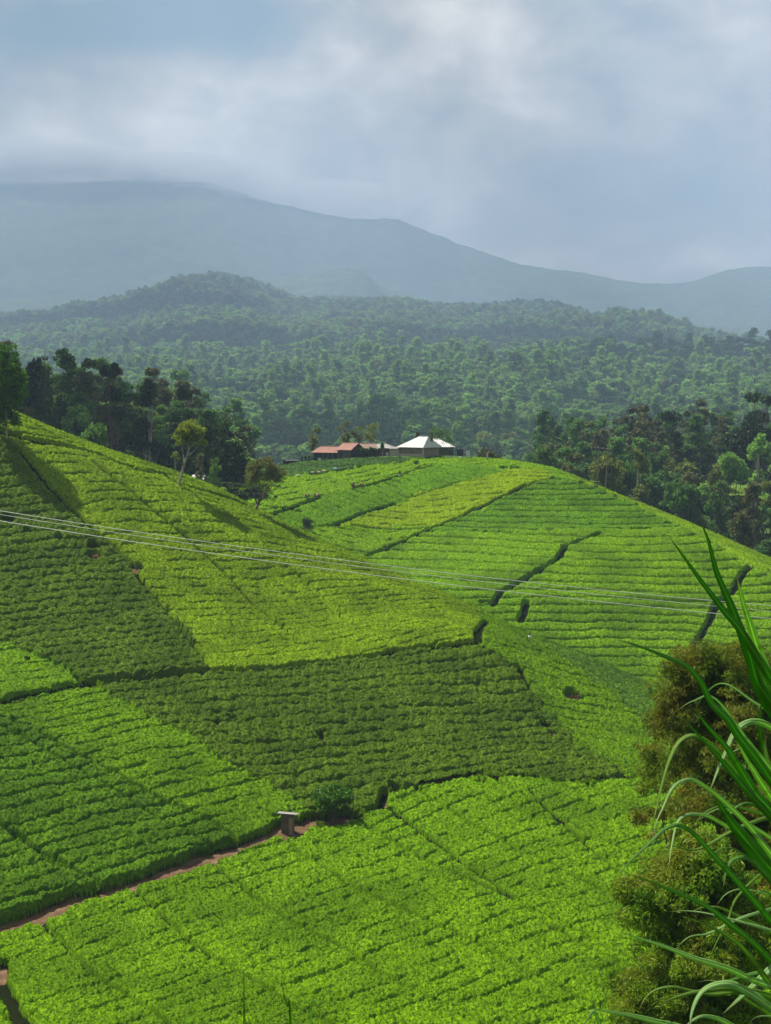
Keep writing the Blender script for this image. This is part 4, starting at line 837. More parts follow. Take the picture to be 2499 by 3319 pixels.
# ------------------------------------------------------------------ privy by the path
x, y, z = on(622, 1799, 'A', -1.0); s = y / F; e = empty('field_privy', (x, y, z), 'narrow weathered timber shed with a flat tin roof beside the dirt path', 'shed', None, -.12)
w_ = 27 * s; h_ = 42 * s
b = MB(); n = 6
for i in range(n): b.box(-w_ / 2 + i * w_ / n, -w_ / 2 + (i + 1) * w_ / n - .03, -.02 * (i % 2) - .45, -.40, -.3, h_ - .02 * (i % 3))
b.box(-w_ / 2 + .02, w_ / 2 - .05, -.395, .55, -.3, h_ - .17); b.build('wall', wood_grey, e)
MB().box(w_ * .14, w_ * .44, -.50, -.475, -.1, h_ * .86).build('door', flat_mat('door_wood', (.30, .23, .16), (.2, .15, .1), 3, .9), e)
MB().add([(-w_ / 2 - .42, -.8, h_ + .22), (w_ / 2 + .42, -.8, h_ + .10), (w_ / 2 + .42, .8, h_ - .12), (-w_ / 2 - .42, .8, h_), (-w_ / 2 - .42, -.8, h_ + .16), (w_ / 2 + .42, -.8, h_ + .04), (w_ / 2 + .42, .8, h_ - .18), (-w_ / 2 - .42, .8, h_ - .06)],
         [(0, 1, 2, 3), (7, 6, 5, 4), (0, 4, 5, 1), (1, 5, 6, 2), (2, 6, 7, 3), (3, 7, 4, 0)]).build('roof', tin_grey, e)
# ------------------------------------------------------------------ utility poles and wires
pole_m = flat_mat('pole_wood', (.20, .15, .11), (.12, .09, .07), 1.5, .9)
def gpole(pxb, pyb, pxt, pyt, label):
    x, y, z = on(pxb, pyb, 'B'); xt, _, zt = P(pxt, pyt, y); e = empty('utility_pole', (x, y, z), label, 'utility pole', None)
    MB().tube([(0, 0, -.8), (xt - x, 0, zt - z)], [.17, .12], 8).build('pole', pole_m, e)
    return e, x, y, z, xt, zt
e1, x1, y1, z1, xt1, zt1 = gpole(1288, 1054, 1294.8, 965, 'left of the two slightly tilted wooden utility poles, the one carrying the crossarm')
gpole(1307, 1056, 1313, 969, 'right of the two slightly tilted wooden utility poles on the far hill')
MB().tube([(xt1 - x1 - .5, 0, zt1 - z1 - .25), (xt1 - x1 + 2.3, 0, zt1 - z1 - .55)], .09, 6).build('crossarm', pole_m, e1)
for q in (-.3, .9, 2.0): MB().tube([(xt1 - x1 + q, 0, zt1 - z1 - .3 - q * .1), (xt1 - x1 + q, 0, zt1 - z1 + .05 - q * .1)], [.06, .05], 6).build('insulator', white_paint, e1)
wire_m = flat_mat('wire_metal', (.62, .62, .58), (.5, .5, .47), 1, .45, metal=.3)
for i, (row, Yd, lab) in enumerate((([1103, 1200, 1290, 1308], 47, 'uppermost of the three power lines crossing the tea hills'), ([1111, 1209, 1301, 1320], 48.2, 'middle of the three power lines, thinner than the other two'), ([1125, 1223, 1318, 1335], 46, 'lowest of the three power lines crossing the tea hills'))):
    cf = np.polyfit([0, 666, 1466, 1665], row, 2); pts = [P(q, float(np.polyval(cf, q)), Yd) for q in np.linspace(-1500, 3200, 60)]
    tag(MB().tube(pts, (.009, .007, .010)[i], 6).build('power_line', wire_m), lab, 'power line', 'power lines strung across the valley')
# poles that carry them, either side
for q, lab in ((-1500, 'tall utility pole holding the power lines beyond the left side'), (3200, 'tall utility pole holding the power lines beyond the right side')):
    cf = np.polyfit([0, 666, 1466, 1665], [1111, 1209, 1301, 1320], 2); x, y, z = P(q, float(np.polyval(cf, q)), 47); zg = G(x, y)
    e = empty('utility_pole', (x, y, zg), lab, 'utility pole'); MB().tube([(0, 0, -1), (0, 0, z - zg + .8)], [.2, .13], 8).build('pole', pole_m, e); MB().box(-.06, .06, -1.5, 1.7, z - zg - .1, z - zg + .05).build('crossarm', pole_m, e)
# ------------------------------------------------------------------ stump, bushes, bundles
x, y, z = on(1052, 991, 'B'); z += .8; e = MB().tube([(0, 0, -.3), (0, 0, .6), (.06, 0, 1.25), (.02, 0, 1.7)], [.26, .22, .2, .12], 8).build('tree_stump', bark_pale, None, True, (x, y, z)); tag(e, 'pale wooden stump sticking up on the crest right of the shacks', 'stump')
def bush(px, py, sh, w_, mat_, label, group=None, name='bush'):
    x, y, z = on(px, py, sh); e = tree_at((x, y, z + .55), w_ * .6, w_, 'shrub', mat_, int(px), label, group, name, 'bush'); return e
bush(898, 1000, 'B', 1.7, 'dark', 'small dark green bush poking from the tea below the stone house')
bush(596, 1073, 'B', 1.2, 'dark', 'small dark bush in the tea left of the pickers')
bush(537, 1068, 'B', 1.5, 'dark', 'low dark shrub in the tea left of the round tree')
bush(665, 1137, 'B', 3.2, 'dark', 'brownish shrub in the hollow where the two hills meet')
bush(1180, 1372, 'B', 2.2, 'dark', 'leafless dark twiggy shrub at the foot of the far hill') if False else None
bush(1180, 965 + 60, 'B', 1.2, 'mid', 'tiny green shrub on the path at the top of the far hill') if False else None
dead = leaf_mat('dead_twigs', (.10, .055, .035), .4, 2, .1, .8, fine=5)
for px, py, w_, lab in ((747, 1194, 1.5, 'dry brown bush near the crest of the near hill'), (1241, 1503, 1.6, 'dry reddish brown bush on the nose of the near hill'), (655, 1140, 2.4, 'dry brown scrub in the hollow between the hills')):
    sh = 'A' if px != 655 else 'B'; x, y, z = on(px, py, sh); e = empty('dry_bush', (x, y, z + .1), lab, 'bush'); rr_ = np.random.default_rng(px)
    mb = MB()
    for i in range(14): a = rr_.uniform(0, 6.28); q = rr_.uniform(.3, 1) * w_ * .5; mb.tube([(0, 0, -.2), (q * .5 * cos(a), q * .5 * sin(a), .5), (q * cos(a), q * sin(a), rr_.uniform(.6, 1.1))], [.04, .03, .01], 4)
    mb.build('twigs', bark, e); v, f = crown_np([(0, 0, .6, w_ * .5, w_ * .5, .45)], 380, .22, .08, rr_, shell=.2); link('leaves', mesh_np('leaves', v, f), dead, e)
def bundle(px, py, sh, c, lab, w_=.7):
    x, y, z = on(px, py, sh); rr_ = np.random.default_rng(int(px)); mb = MB(); n, m_ = 12, 7; v = []
    for i in range(m_):
        t = i / (m_ - 1); ph = t * pi
        for k in range(n): a = 2 * pi * k / n; q = sin(ph) ** .7 * w_ * .5 * (1 + .18 * rr_.normal()); v.append((q * cos(a) * 1.3, q * sin(a), .35 + .9 * w_ * (1 - cos(ph)) * .45))
    f_ = [(i * n + k, i * n + (k + 1) % n, (i + 1) * n + (k + 1) % n, (i + 1) * n + k) for i in range(m_ - 1) for k in range(n)] + [tuple(range(n))[::-1], tuple((m_ - 1) * n + k for k in range(n))]
    o = mb.add(v, f_).build('sack', flat_mat('sack_cloth', c, sc3(c, .7), 3, .9), None, True, (x, y, z + .35)); tag(o, lab, 'sack')
bundle(490, 1060, 'B', (.6, .6, .6), 'white sack lying in the tea below the left crest of the far hill')
bundle(644, 1028, 'B', (.62, .55, .48), 'cream sack at the left end of the row on the tea bank')
bundle(676, 1022, 'B', (.42, .47, .5), 'grey sack left of the pinkish one on the tea bank', .8)
bundle(688, 1021, 'B', (.55, .38, .30), 'pinkish brown sack beside the grey one on the tea bank', .8)
bundle(701, 1018, 'B', (.5, .5, .16), 'yellow sack next to the pinkish brown one on the tea bank', .8)
bundle(725, 1014, 'B', (.30, .40, .55), 'blue grey sack at the right end of the row on the tea bank', .9)
bundle(994, 988, 'B', (.5, .48, .42), 'small pale sack in the tea below the shacks', .6)
# small bright tea field seen through the wood on the right
x0, y0, z0_ = P(1592, 1056, 478); fy = np.linspace(-9, 9, 120); fx = np.linspace(-4.6, 6, 90); FX, FY = np.meshgrid(fx, fy); GX = x0 + FX; GY = y0 + FY
GZ = np.maximum(ground(GX, GY), z0_ - 1.2 + FY * .14) + .5 + .35 * np.abs(np.sin(FY * 2.2)) + (vn(GX / .5, GY / .5, 3) - .5) * .3
tag(link('tea_bushes', mesh_np('tea_bushes', np.stack([GX, GY, GZ], -1).reshape(-1, 3), grid_faces(120, 90)), leaf_mat('tea_far', (.13, .23, .01), .3, 1, .2, .6, fine=3)), 'small bright tea plot glimpsed through the wood at the right edge', 'tea bushes', 'plots of tea on the hills', 'stuff')

# ------------------------------------------------------------------ tea pickers
def skinbody(name, joints, edges, radii, m, parent):
    me = bpy.data.meshes.new(name); me.from_pydata(joints, edges, []); o = link(name, me, m, parent)
    sk = o.modifiers.new('skin', 'SKIN'); lay = me.skin_vertices[0] if len(me.skin_vertices) else None
    if lay is None:
        bm_ = __import__('bmesh').new(); bm_.from_mesh(me); bm_.verts.layers.skin.verify(); bm_.to_mesh(me); bm_.free(); lay = me.skin_vertices[0]
    for i, r in enumerate(radii): lay.data[i].radius = (r, r); lay.data[i].use_root = (i == 0)
    sb = o.modifiers.new('sub', 'SUBSURF'); sb.levels = 1; sb.render_levels = 2; return o
skin_m = flat_mat('skin_brown', (.12, .07, .045), (.10, .06, .04), 3, .6)
def person(px, py, sheet, rz, lean, cloth, wrap, label, basket=None, sc=1.0, hat=None):
    x, y, z = on(px, py, sheet); e = empty('person', (x, y, z), label, 'person', None, rz, sc)
    L_ = lean
    def B(u, w): return (u, -L_ * max(0, w - .9) * 1.0, w - L_ * max(0, w - .95) * .22)   # torso bends forward (-y)
    J = [B(0, .92), B(0, 1.12), B(0, 1.34), B(0, 1.47), B(0, 1.53), B(0, 1.66),            # pelvis..neck, head
         (-.1, 0, .86), (-.11, -.02, .48), (-.11, .02, .08), (-.11, -.13, .04), (.1, 0, .86), (.11, -.05, .48), (.11, .03, .08), (.11, -.12, .04)]
    sh = B(0, 1.42); J += [(-.18, sh[1], sh[2]), (-.25, sh[1] - .12, sh[2] - .26), (-.19, sh[1] - .32, sh[2] - .36), (-.18, sh[1] - .4, sh[2] - .38),
                           (.18, sh[1], sh[2]), (.25, sh[1] - .12, sh[2] - .26), (.19, sh[1] - .33, sh[2] - .33), (.18, sh[1] - .41, sh[2] - .35)]
    E = [(0, 1), (1, 2), (2, 3), (3, 4), (4, 5), (0, 6), (6, 7), (7, 8), (8, 9), (0, 10), (10, 11), (11, 12), (12, 13), (2, 14), (14, 15), (15, 16), (16, 17), (2, 18), (18, 19), (19, 20), (20, 21)]
    Rr = [.15, .14, .15, .06, .06, .105, .085, .06, .045, .04, .085, .06, .045, .04, .055, .045, .035, .04, .055, .045, .035, .04]
    bd = skinbody('body', J, E, Rr, skin_m, e)
    # garments follow the body
    def shell(name, rings, m_):
        mb = MB(); n = 14; v = []
        for (c, rx, ry) in rings:
            for k in range(n): a = 2 * pi * k / n; v.append((c[0] + rx * cos(a) * (1 + .05 * sin(3 * a)), c[1] + ry * sin(a), c[2]))
        f_ = [(i * n + k, i * n + (k + 1) % n, (i + 1) * n + (k + 1) % n, (i + 1) * n + k) for i in range(len(rings) - 1) for k in range(n)]
        return mb.add(v, f_ + [tuple(range(n))[::-1], tuple((len(rings) - 1) * n + k for k in range(n))]).build(name, m_, e, True)
    cm_ = flat_mat('shirt_cloth', cloth, sc3(cloth, .7), 4, .9); wm = flat_mat('skirt_cloth', wrap, sc3(wrap, .7), 4, .9)
    shell('shirt', [(B(0, .88), .2, .17), (B(0, 1.05), .19, .165), (B(0, 1.3), .235, .18), (B(0, 1.43), .19, .13), (B(0, 1.49), .085, .085)], cm_)
    shell('skirt', [((0, 0, .32), .25, .22), ((0, 0, .6), .22, .2), (B(0, .97), .19, .175)], wm)
    for s_ in (-1, 1):
        MB().tube([(s_ * .17, sh[1], sh[2] + .02), (s_ * .25, sh[1] - .12, sh[2] - .26), (s_ * .195, sh[1] - .27, sh[2] - .335)], [.075, .066, .055], 8).build('sleeve', cm_, e, True)
    hd = B(0, 1.66); shell('headscarf', [((hd[0], hd[1] + .03, hd[2] - .05), .112, .112), ((hd[0], hd[1] + .02, hd[2] + .04), .128, .128), ((hd[0], hd[1] + .01, hd[2] + .11), .10, .10), ((hd[0], hd[1], hd[2] + .14), .03, .03)], flat_mat('scarf', hat or wrap, None, 4, .9))
    fm = MB()
    fm.tube([(hd[0], hd[1] - .1, hd[2] + .02), (hd[0], hd[1] - .135, hd[2] - .02)], [.014, .02], 6); fm.build('nose', skin_m, e)
    for s_ in (-1, 1): MB().tube([(hd[0] + s_ * .04, hd[1] - .10, hd[2] + .02), (hd[0] + s_ * .04, hd[1] - .112, hd[2] + .02)], [.014, .01], 6).build('eye', glass_dark, e)
    if basket:
        c = B(0, 1.12); mb = MB(); n = 16; v = []
        for t, r_ in ((0, .15), (.25, .19), (.5, .24), (.56, .25), (.54, .22), (.1, .12)):
            for k in range(n): a = 2 * pi * k / n; v.append((r_ * cos(a), r_ * sin(a), t))
        f_ = [(i * n + k, i * n + (k + 1) % n, (i + 1) * n + (k + 1) % n, (i + 1) * n + k) for i in range(5) for k in range(n)] + [tuple(range(n))[::-1], tuple(5 * n + k for k in range(n))]
        o = mb.add(v, f_).build('basket', flat_mat('wicker', basket, sc3(basket, .6), 8, .9, stripes=('Z', 8, (.6, .6, .6))), None, True)
        cx_, cy_ = c[0], c[1] + .40; o.location = (x + (cx_ * cos(rz) - cy_ * sin(rz)) * sc, y + (cx_ * sin(rz) + cy_ * cos(rz)) * sc, z + (c[2] - .2) * sc); o.rotation_euler = (-.2, 0, rz); o.scale = (sc,) * 3
        tag(o, 'woven basket on the back of the ' + label.split(' picking')[0].split(' standing')[0], 'basket')
    return e
person(663, 1074, 'B', 2.6, .5, (.30, .22, .18), (.16, .12, .12), 'tea picker in a brown top picking leaves, leftmost of the four together', (.50, .30, .20), 1.15, (.5, .4, .3))
person(684, 1071, 'B', 2.2, .5, (.48, .34, .26), (.18, .13, .12), 'tea picker in a pale tan top picking leaves, second of the four from the left', (.55, .36, .26), 1.1, (.55, .35, .2))
person(762, 1053, 'B', 2.9, .3, (.10, .08, .09), (.12, .08, .07), 'tea picker in dark clothes picking leaves, third of the four from the left', (.38, .20, .15), 1.25, (.12, .09, .08))
person(781, 1052, 'B', 2.7, .4, (.40, .20, .16), (.14, .10, .10), 'tea picker in a reddish top picking leaves, rightmost of the four', (.55, .26, .18), 1.15, (.45, .22, .16))
person(863, 1025, 'B', .3, .1, (.06, .10, .07), (.35, .35, .33), 'tea worker in dark green standing in the tea row higher up the far hill', None, 1.15, (.05, .07, .06))
person(1144, 1379, 'A', .4, .05, (.75, .75, .73), (.12, .12, .12), 'tea worker in a white shirt standing alone on the nose of the near hill', None, 1.0, (.06, .05, .05))

# ------------------------------------------------------------------ elephant grass close to the camera
def grass_mat(name, c, c2):
    m, nt = newmat(name); L = nt.links; uv = nd(nt, 'ShaderNodeUVMap'); sp = nd(nt, 'ShaderNodeSeparateXYZ'); L.new(uv.outputs[0], sp.inputs[0])
    ab = nd(nt, 'ShaderNodeMath', operation='ABSOLUTE'); sb = nd(nt, 'ShaderNodeMath', operation='SUBTRACT'); sb.inputs[1].default_value = .5; L.new(sp.outputs[0], sb.inputs[0]); L.new(sb.outputs[0], ab.inputs[0])
    rib = nd(nt, 'ShaderNodeMapRange'); rib.inputs[1].default_value = .03; rib.inputs[2].default_value = .08; L.new(ab.outputs[0], rib.inputs[0])
    tc = nd(nt, 'ShaderNodeTexCoord'); _, r = noise_ramp(nt, tc.outputs['Object'], 3, 4, [(.35, c), (.65, c2)])
    w = nd(nt, 'ShaderNodeTexWave'); w.inputs['Scale'].default_value = 6; w.inputs['Distortion'].default_value = .5; mp = nd(nt, 'ShaderNodeMapping'); mp.inputs['Scale'].default_value = (1, .02, 1); L.new(uv.outputs[0], mp.inputs[0]); L.new(mp.outputs[0], w.inputs['Vector'])
    col = mixc(nt, w.outputs['Fac'], sc3(c, .9), r.outputs[0]); col = mixc(nt, rib.outputs[0], sc3(c2, 1.5), col)
    sv = nd(nt, 'ShaderNodeMapRange'); sv.inputs[1].default_value = .0; sv.inputs[2].default_value = .45; sv.inputs[3].default_value = .85; sv.inputs[4].default_value = 0; L.new(sp.outputs[1], sv.inputs[0]); col = mixc(nt, sv.outputs[0], col, (.20, .13, .05))
    ns, nr = noise_ramp(nt, tc.outputs['Object'], 14, 5, [(.60, (1, 1, 1)), (.68, (.75, .70, .45))]); col = mixc(nt, 1.0, col, nr.outputs[0], 'MULTIPLY')
    p = nd(nt, 'ShaderNodeBsdfPrincipled'); p.inputs['Roughness'].default_value = .55; p.inputs['Specular IOR Level'].default_value = .35; L.new(col, p.inputs['Base Color'])
    bp = nd(nt, 'ShaderNodeBump'); bp.inputs['Distance'].default_value = .001; bp.inputs['Strength'].default_value = .5; L.new(w.outputs['Fac'], bp.inputs['Height']); L.new(bp.outputs[0], p.inputs['Normal'])
    t = nd(nt, 'ShaderNodeBsdfTranslucent'); L.new(mixc(nt, 1.0, col, (1.6, 1.7, .5), 'MULTIPLY'), t.inputs['Color']); mx_ = nd(nt, 'ShaderNodeMixShader'); mx_.inputs[0].default_value = .38
    L.new(p.outputs[0], mx_.inputs[1]); L.new(t.outputs[0], mx_.inputs[2]); o = nd(nt, 'ShaderNodeOutputMaterial'); L.new(mx_.outputs[0], o.inputs[0]); return m
GM = {'d': grass_mat('grass_dark', (.05, .19, .006), (.085, .25, .012)), 'm': grass_mat('grass_mid', (.07, .22, .015), (.11, .29, .02)), 'l': grass_mat('grass_pale', (.22, .40, .10), (.34, .50, .20)), 'y': grass_mat('grass_yellow', (.13, .26, .015), (.2, .34, .03))}
def catmull(pts, n=7):
    p = [np.array(q, float) for q in pts]; p = [2 * p[0] - p[1]] + p + [2 * p[-1] - p[-2]]; o = []
    for i in range(1, len(p) - 2):
        for k in range(n):
            t = k / n; o.append(.5 * ((2 * p[i]) + (-p[i - 1] + p[i + 1]) * t + (2 * p[i - 1] - 5 * p[i] + 4 * p[i + 1] - p[i + 2]) * t * t + (-p[i - 1] + 3 * p[i] - 3 * p[i + 1] + p[i + 2]) * t ** 3))
    o.append(p[-2]); return np.array(o)
def blade(pts, wpx, mk, parent, Yb, Yt, twist=0.0, org=(0, 0, 0), taper=1.6):
    """pts run from tip to base in photo positions, Yt/Yb depth of tip/base"""
    c2 = catmull(pts); n = len(c2); d = np.r_[0, np.cumsum(np.linalg.norm(np.diff(c2, axis=0), axis=1))]; d /= d[-1]
    c = np.array([P(a, b, Yt + (Yb - Yt) * t) for (a, b), t in zip(c2, d)]) - np.array(org)
    tan_ = unit(np.gradient(c, axis=0)); view = unit(c + np.array(org)); side = unit(np.cross(tan_, view)); nor = unit(np.cross(side, tan_))
    L_ = float(np.linalg.norm(np.diff(c, axis=0), axis=1).sum())
    w = (wpx / F * (Yt + (Yb - Yt) * d)) * .5 * np.clip((d * taper) ** .75, .05, 1) * (1 + .04 * np.sin(d * 40))
    tw = twist * np.sin(d * 3.2 + .4); sd = side * np.cos(tw)[:, None] + nor * np.sin(tw)[:, None]; nn = nor * np.cos(tw)[:, None] - side * np.sin(tw)[:, None]
    cols = []
    for u in (-1, -.5, 0, .5, 1): cols.append(c + sd * (w * u)[:, None] + nn * (w * .22 * abs(u))[:, None])
    V = np.stack(cols, 1).reshape(-1, 3); f = grid_faces(n, 5); me = mesh_np('leaf', V, f, True)
    uv = me.uv_layers.new(name='UVMap'); U = np.tile(np.array([0, .25, .5, .75, 1]), n); Vv = np.repeat(d * L_ * 8, 5); idx = f.ravel(); uv.data.foreach_set('uv', np.stack([U[idx], Vv[idx]], 1).astype(np.float32).ravel())
    o = link('leaf', me, GM[mk], parent); so_ = o.modifiers.new('thick', 'SOLIDIFY'); so_.thickness = .0006; return o
gx, gy = 1.62, 4.4; gz = G(gx, gy); org = (gx, gy, gz)
E1 = empty('elephant_grass', org, 'tall clump of elephant grass with long arching blades close up at the right edge', 'grass clump')
stem_m = flat_mat('grass_stem', (.12, .22, .04), (.2, .26, .07), 3, .6)
for i, (tx, ty) in enumerate(((1745, 1330), (1760, 1560), (1740, 1780), (1735, 1960), (1725, 2100))):
    t = np.array(P(tx, ty, 4.2)) - np.array(org); MB().tube([(.06 * i - .1, .05 * i, -.1), (t[0] * .4 + .05 * i, t[1] * .5, t[2] * .5), tuple(t)], [.012, .01, .006], 7).build('stem', stem_m, E1)
S = [(1745, 1330), (1760, 1560), (1740, 1780), (1735, 1960), (1725, 2100)]
BL = [
 ([(1446, 1160), (1480, 1207), (1514, 1254), (1566, 1321), (1595, 1355), (1627, 1405), (1666, 1466), (1745, 1590)], 21, 'd', 4.2, 3.7, .3),
 ([(1514, 1120), (1521, 1145), (1530, 1168), (1548, 1236), (1577, 1303), (1595, 1349), (1616, 1405), (1636, 1473), (1666, 1518), (1740, 1640)], 27, 'd', 4.2, 3.9, .35),
 ([(1590, 1242), (1604, 1299), (1620, 1349), (1638, 1405), (1666, 1470), (1720, 1560)], 24, 'l', 4.3, 4.0, .2),
 ([(1612, 1395), (1628, 1425), (1645, 1462), (1666, 1500), (1710, 1570)], 24, 'm', 4.3, 4.2, .2),
 ([(1605, 1385), (1622, 1440), (1640, 1490), (1675, 1545), (1740, 1640)], 30, 'd', 4.2, 4.1, .2),
 ([(1333, 1381), (1367, 1391), (1401, 1403), (1451, 1423), (1487, 1441), (1514, 1473), (1537, 1518), (1571, 1552), (1597, 1592), (1631, 1635), (1666, 1686), (1740, 1800)], 22, 'd', 4.2, 3.4, .5),
 ([(1499, 1531), (1530, 1571), (1570, 1615), (1604, 1669), (1634, 1716), (1666, 1750), (1740, 1830)], 24, 'm', 4.2, 3.8, .3),
 ([(1472, 1551), (1523, 1602), (1570, 1656), (1621, 1716), (1666, 1765), (1740, 1850)], 17, 'd', 4.1, 3.7, .3),
 ([(1401, 1809), (1412, 1770), (1429, 1696), (1445, 1642), (1466, 1602), (1496, 1588), (1536, 1608), (1575, 1648), (1621, 1705), (1680, 1790)], 13, 'y', 4.2, 3.9, .6),
 ([(1408, 1812), (1419, 1772), (1432, 1743), (1449, 1706), (1469, 1688), (1496, 1684), (1530, 1703), (1570, 1736), (1621, 1787), (1666, 1845), (1735, 1930)], 22, 'l', 4.1, 3.7, .3, .9),
 ([(1540, 1712), (1570, 1762), (1615, 1820), (1666, 1878), (1730, 1950)], 42, 'd', 4.2, 4.0, .15),
 ([(1444, 1875), (1450, 1830), (1461, 1780), (1476, 1763), (1496, 1758), (1530, 1763), (1570, 1784), (1604, 1804), (1680, 1850)], 10, 'l', 4.2, 3.8, .3),
 ([(1324, 1902), (1365, 1855), (1402, 1821), (1429, 1794), (1456, 1782), (1476, 1785), (1503, 1804), (1530, 1834), (1570, 1878), (1624, 1939), (1666, 1990), (1730, 2070)], 15, 'm', 4.0, 3.4, .4),
 ([(1531, 1714), (1553, 1656), (1570, 1618), (1584, 1585), (1604, 1565), (1631, 1558), (1666, 1571), (1735, 1620)], 16, 'l', 4.2, 4.0, .3),
 ([(1586, 1590), (1604, 1625), (1630, 1668), (1666, 1723), (1725, 1800)], 19, 'l', 4.3, 4.1, .2),
 ([(1566, 1813), (1570, 1777), (1580, 1753), (1601, 1737), (1624, 1737), (1651, 1753), (1700, 1800)], 8, 'm', 4.2, 4.0, .3),
 ([(1562, 1917), (1569, 1878), (1580, 1858), (1604, 1851), (1631, 1865), (1666, 1902), (1730, 1970)], 16, 'm', 4.1, 3.9, .5),
 ([(1358, 1888), (1402, 1902), (1442, 1919), (1483, 1936), (1530, 1959), (1570, 1990), (1621, 2030), (1666, 2074), (1725, 2130)], 15, 'm', 4.0, 3.5, .3),
 ([(1476, 1979), (1523, 1996), (1563, 2016), (1597, 2040), (1631, 2081), (1666, 2128), (1720, 2190)], 14, 'y', 3.9, 3.6, .3),
 ([(1341, 2013), (1385, 2027), (1435, 2044), (1503, 2070), (1570, 2091), (1621, 2114), (1666, 2130), (1725, 2150)], 16, 'l', 3.9, 3.4, .3),
 ([(1381, 2182), (1391, 2158), (1415, 2138), (1452, 2131), (1496, 2141), (1540, 2146), (1604, 2141), (1666, 2158), (1725, 2180)], 14, 'y', 3.9, 3.6, .5),
 ([(1425, 2167), (1476, 2148), (1537, 2137), (1590, 2135), (1666, 2153), (1725, 2190)], 16, 'y', 3.9, 3.6, .3),
 ([(1491, 2235), (1493, 2190), (1510, 2148), (1537, 2128), (1577, 2124), (1621, 2145), (1666, 2178), (1720, 2230)], 20, 'l', 3.8, 3.6, .5),
 ([(1267, 2175), (1317, 2185), (1368, 2194), (1429, 2209), (1490, 2225), (1600, 2270)], 17, 'l', 3.8, 3.4, .2),
 ([(1470, 2225), (1503, 2199), (1530, 2195), (1570, 2209), (1650, 2260)], 14, 'l', 3.8, 3.6, .3),
 ([(1560, 2190), (1580, 2172), (1621, 2134), (1666, 2091), (1720, 2050)], 18, 'l', 3.9, 3.8, .3),
 ([(1648, 1500), (1640, 1560), (1650, 1620), (1666, 1660), (1720, 1740)], 16, 'd', 4.4, 4.3, .3),
 ([(1655, 1590), (1652, 1610), (1658, 1640), (1680, 1700)], 14, 'l', 4.3, 4.3, .3),
 ([(1525, 2085), (1545, 2040), (1572, 1985), (1590, 1940), (1640, 1890), (1700, 1860)], 6, 'y', 4.3, 4.2, .3),
 ([(1250, 2225), (1270, 2200), (1285, 2186), (1310, 2260)], 9, 'l', 3.8, 3.8, .3),
]
for b in BL: blade(b[0], b[1] * .92, b[2], E1, b[3], b[4], b[5], org, b[6] if len(b) > 6 else 1.8)
rg = random.Random(3)
for i in range(16):
    bx, by = rg.uniform(1690, 1760), rg.uniform(1500, 2240); ln_ = rg.uniform(110, 300); ud = rg.uniform(-.3, .9); tx = bx - ln_; ty = by - ln_ * ud; dr = rg.uniform(-.1, .35) * ln_
    pk = [(tx, ty + dr * .9), (tx + ln_ * .12, ty + dr * .35), (tx + ln_ * .3, ty + ln_ * .03), (tx + ln_ * .6, ty + ln_ * .6 * ud * .8), (bx, by)]
    blade(pk, rg.uniform(5, 11), rg.choice('mylyl'), E1, rg.uniform(4.2, 4.9), rg.uniform(3.9, 4.6), rg.uniform(.2, .6), org)
def tuft(px, Yd, blades, label):
    x = (px - CX) / F * Yd; z = G(x, Yd); org = (x, Yd, z); e = empty('grass_tuft', org, label, 'grass clump')
    for pts, w, mk, tw in blades:
        # each blade runs down to the ground
        g = project(np.array([x]), np.array([Yd]), np.array([z])); gp_ = (float(g[0][0]), float(g[1][0])); l = pts[-1]
        blade(pts + [((l[0] * 2 + gp_[0]) / 3, l[1] * .6 + gp_[1] * .4), gp_], w, mk, e, Yd, Yd - .1, tw, org, 3.0)
    return e
tuft(560, 4.2, [([(526, 2092), (527, 2140), (528, 2213)], 17, 'y', .1)], 'single upright blade of grass at the bottom edge, left of the leaning pair')
tuft(640, 4.1, [([(607, 2114), (613, 2145), (620, 2173), (627, 2213)], 15, 'm', .1)], 'dark upright blade of grass at the bottom edge, between two others')
tuft(700, 4.0, [([(730, 2113), (707, 2142), (688, 2173), (671, 2213)], 14, 'l', .2)], 'pale curved blade of grass at the bottom edge, rightmost of the three')
tuft(330, 4.0, [([(326, 2186), (334, 2187), (340, 2195), (343, 2215)], 6, 'l', .2)], 'tip of a pale grass blade just reaching in at the bottom left')

# ------------------------------------------------------------------ clouds drifting over the valley (their shade falls on the woods)
SUN = np.array([-.55, .45, 1.12]); SUN /= np.linalg.norm(SUN)
def lump(rx, ry, rz, seed, nn=40, rough_=.7):
    th_, ph_ = np.meshgrid(np.linspace(0, 2 * pi, nn, endpoint=False), np.linspace(0.02, pi - .02, nn // 2), indexing='ij')
    a = np.cos(th_) * np.sin(ph_); b = np.sin(th_) * np.sin(ph_); c = np.cos(ph_)
    q = 1 + rough_ * (fbm((a + 3) * 2.2 + c * .7, (b + 3) * 2.2 - c, seed, 5) - .5)
    v = np.stack([a * q * rx, b * q * ry, np.where(c < 0, c * .5, c) * q * rz], -1).reshape(-1, 3); n1_, n2_ = th_.shape
    i = np.arange(n1_)[:, None]; j = np.arange(n2_ - 1)[None, :]; f = np.stack([i * n2_ + j, i * n2_ + j + 1, ((i + 1) % n1_) * n2_ + j + 1, ((i + 1) % n1_) * n2_ + j], -1).reshape(-1, 4)
    me = mesh_np('cloud', v, f, True); bm_ = __import__('bmesh').new(); bm_.from_mesh(me); __import__('bmesh').ops.holes_fill(bm_, edges=bm_.edges); bm_.normal_update(); bm_.to_mesh(me); bm_.free(); return me
cloud_m, nt = newmat('cloud'); cp_ = nd(nt, 'ShaderNodeBsdfPrincipled'); cp_.inputs['Base Color'].default_value = (.85, .86, .88, 1); cp_.inputs['Roughness'].default_value = 1; nt.links.new(cp_.outputs[0], nd(nt, 'ShaderNodeOutputMaterial').inputs[0])
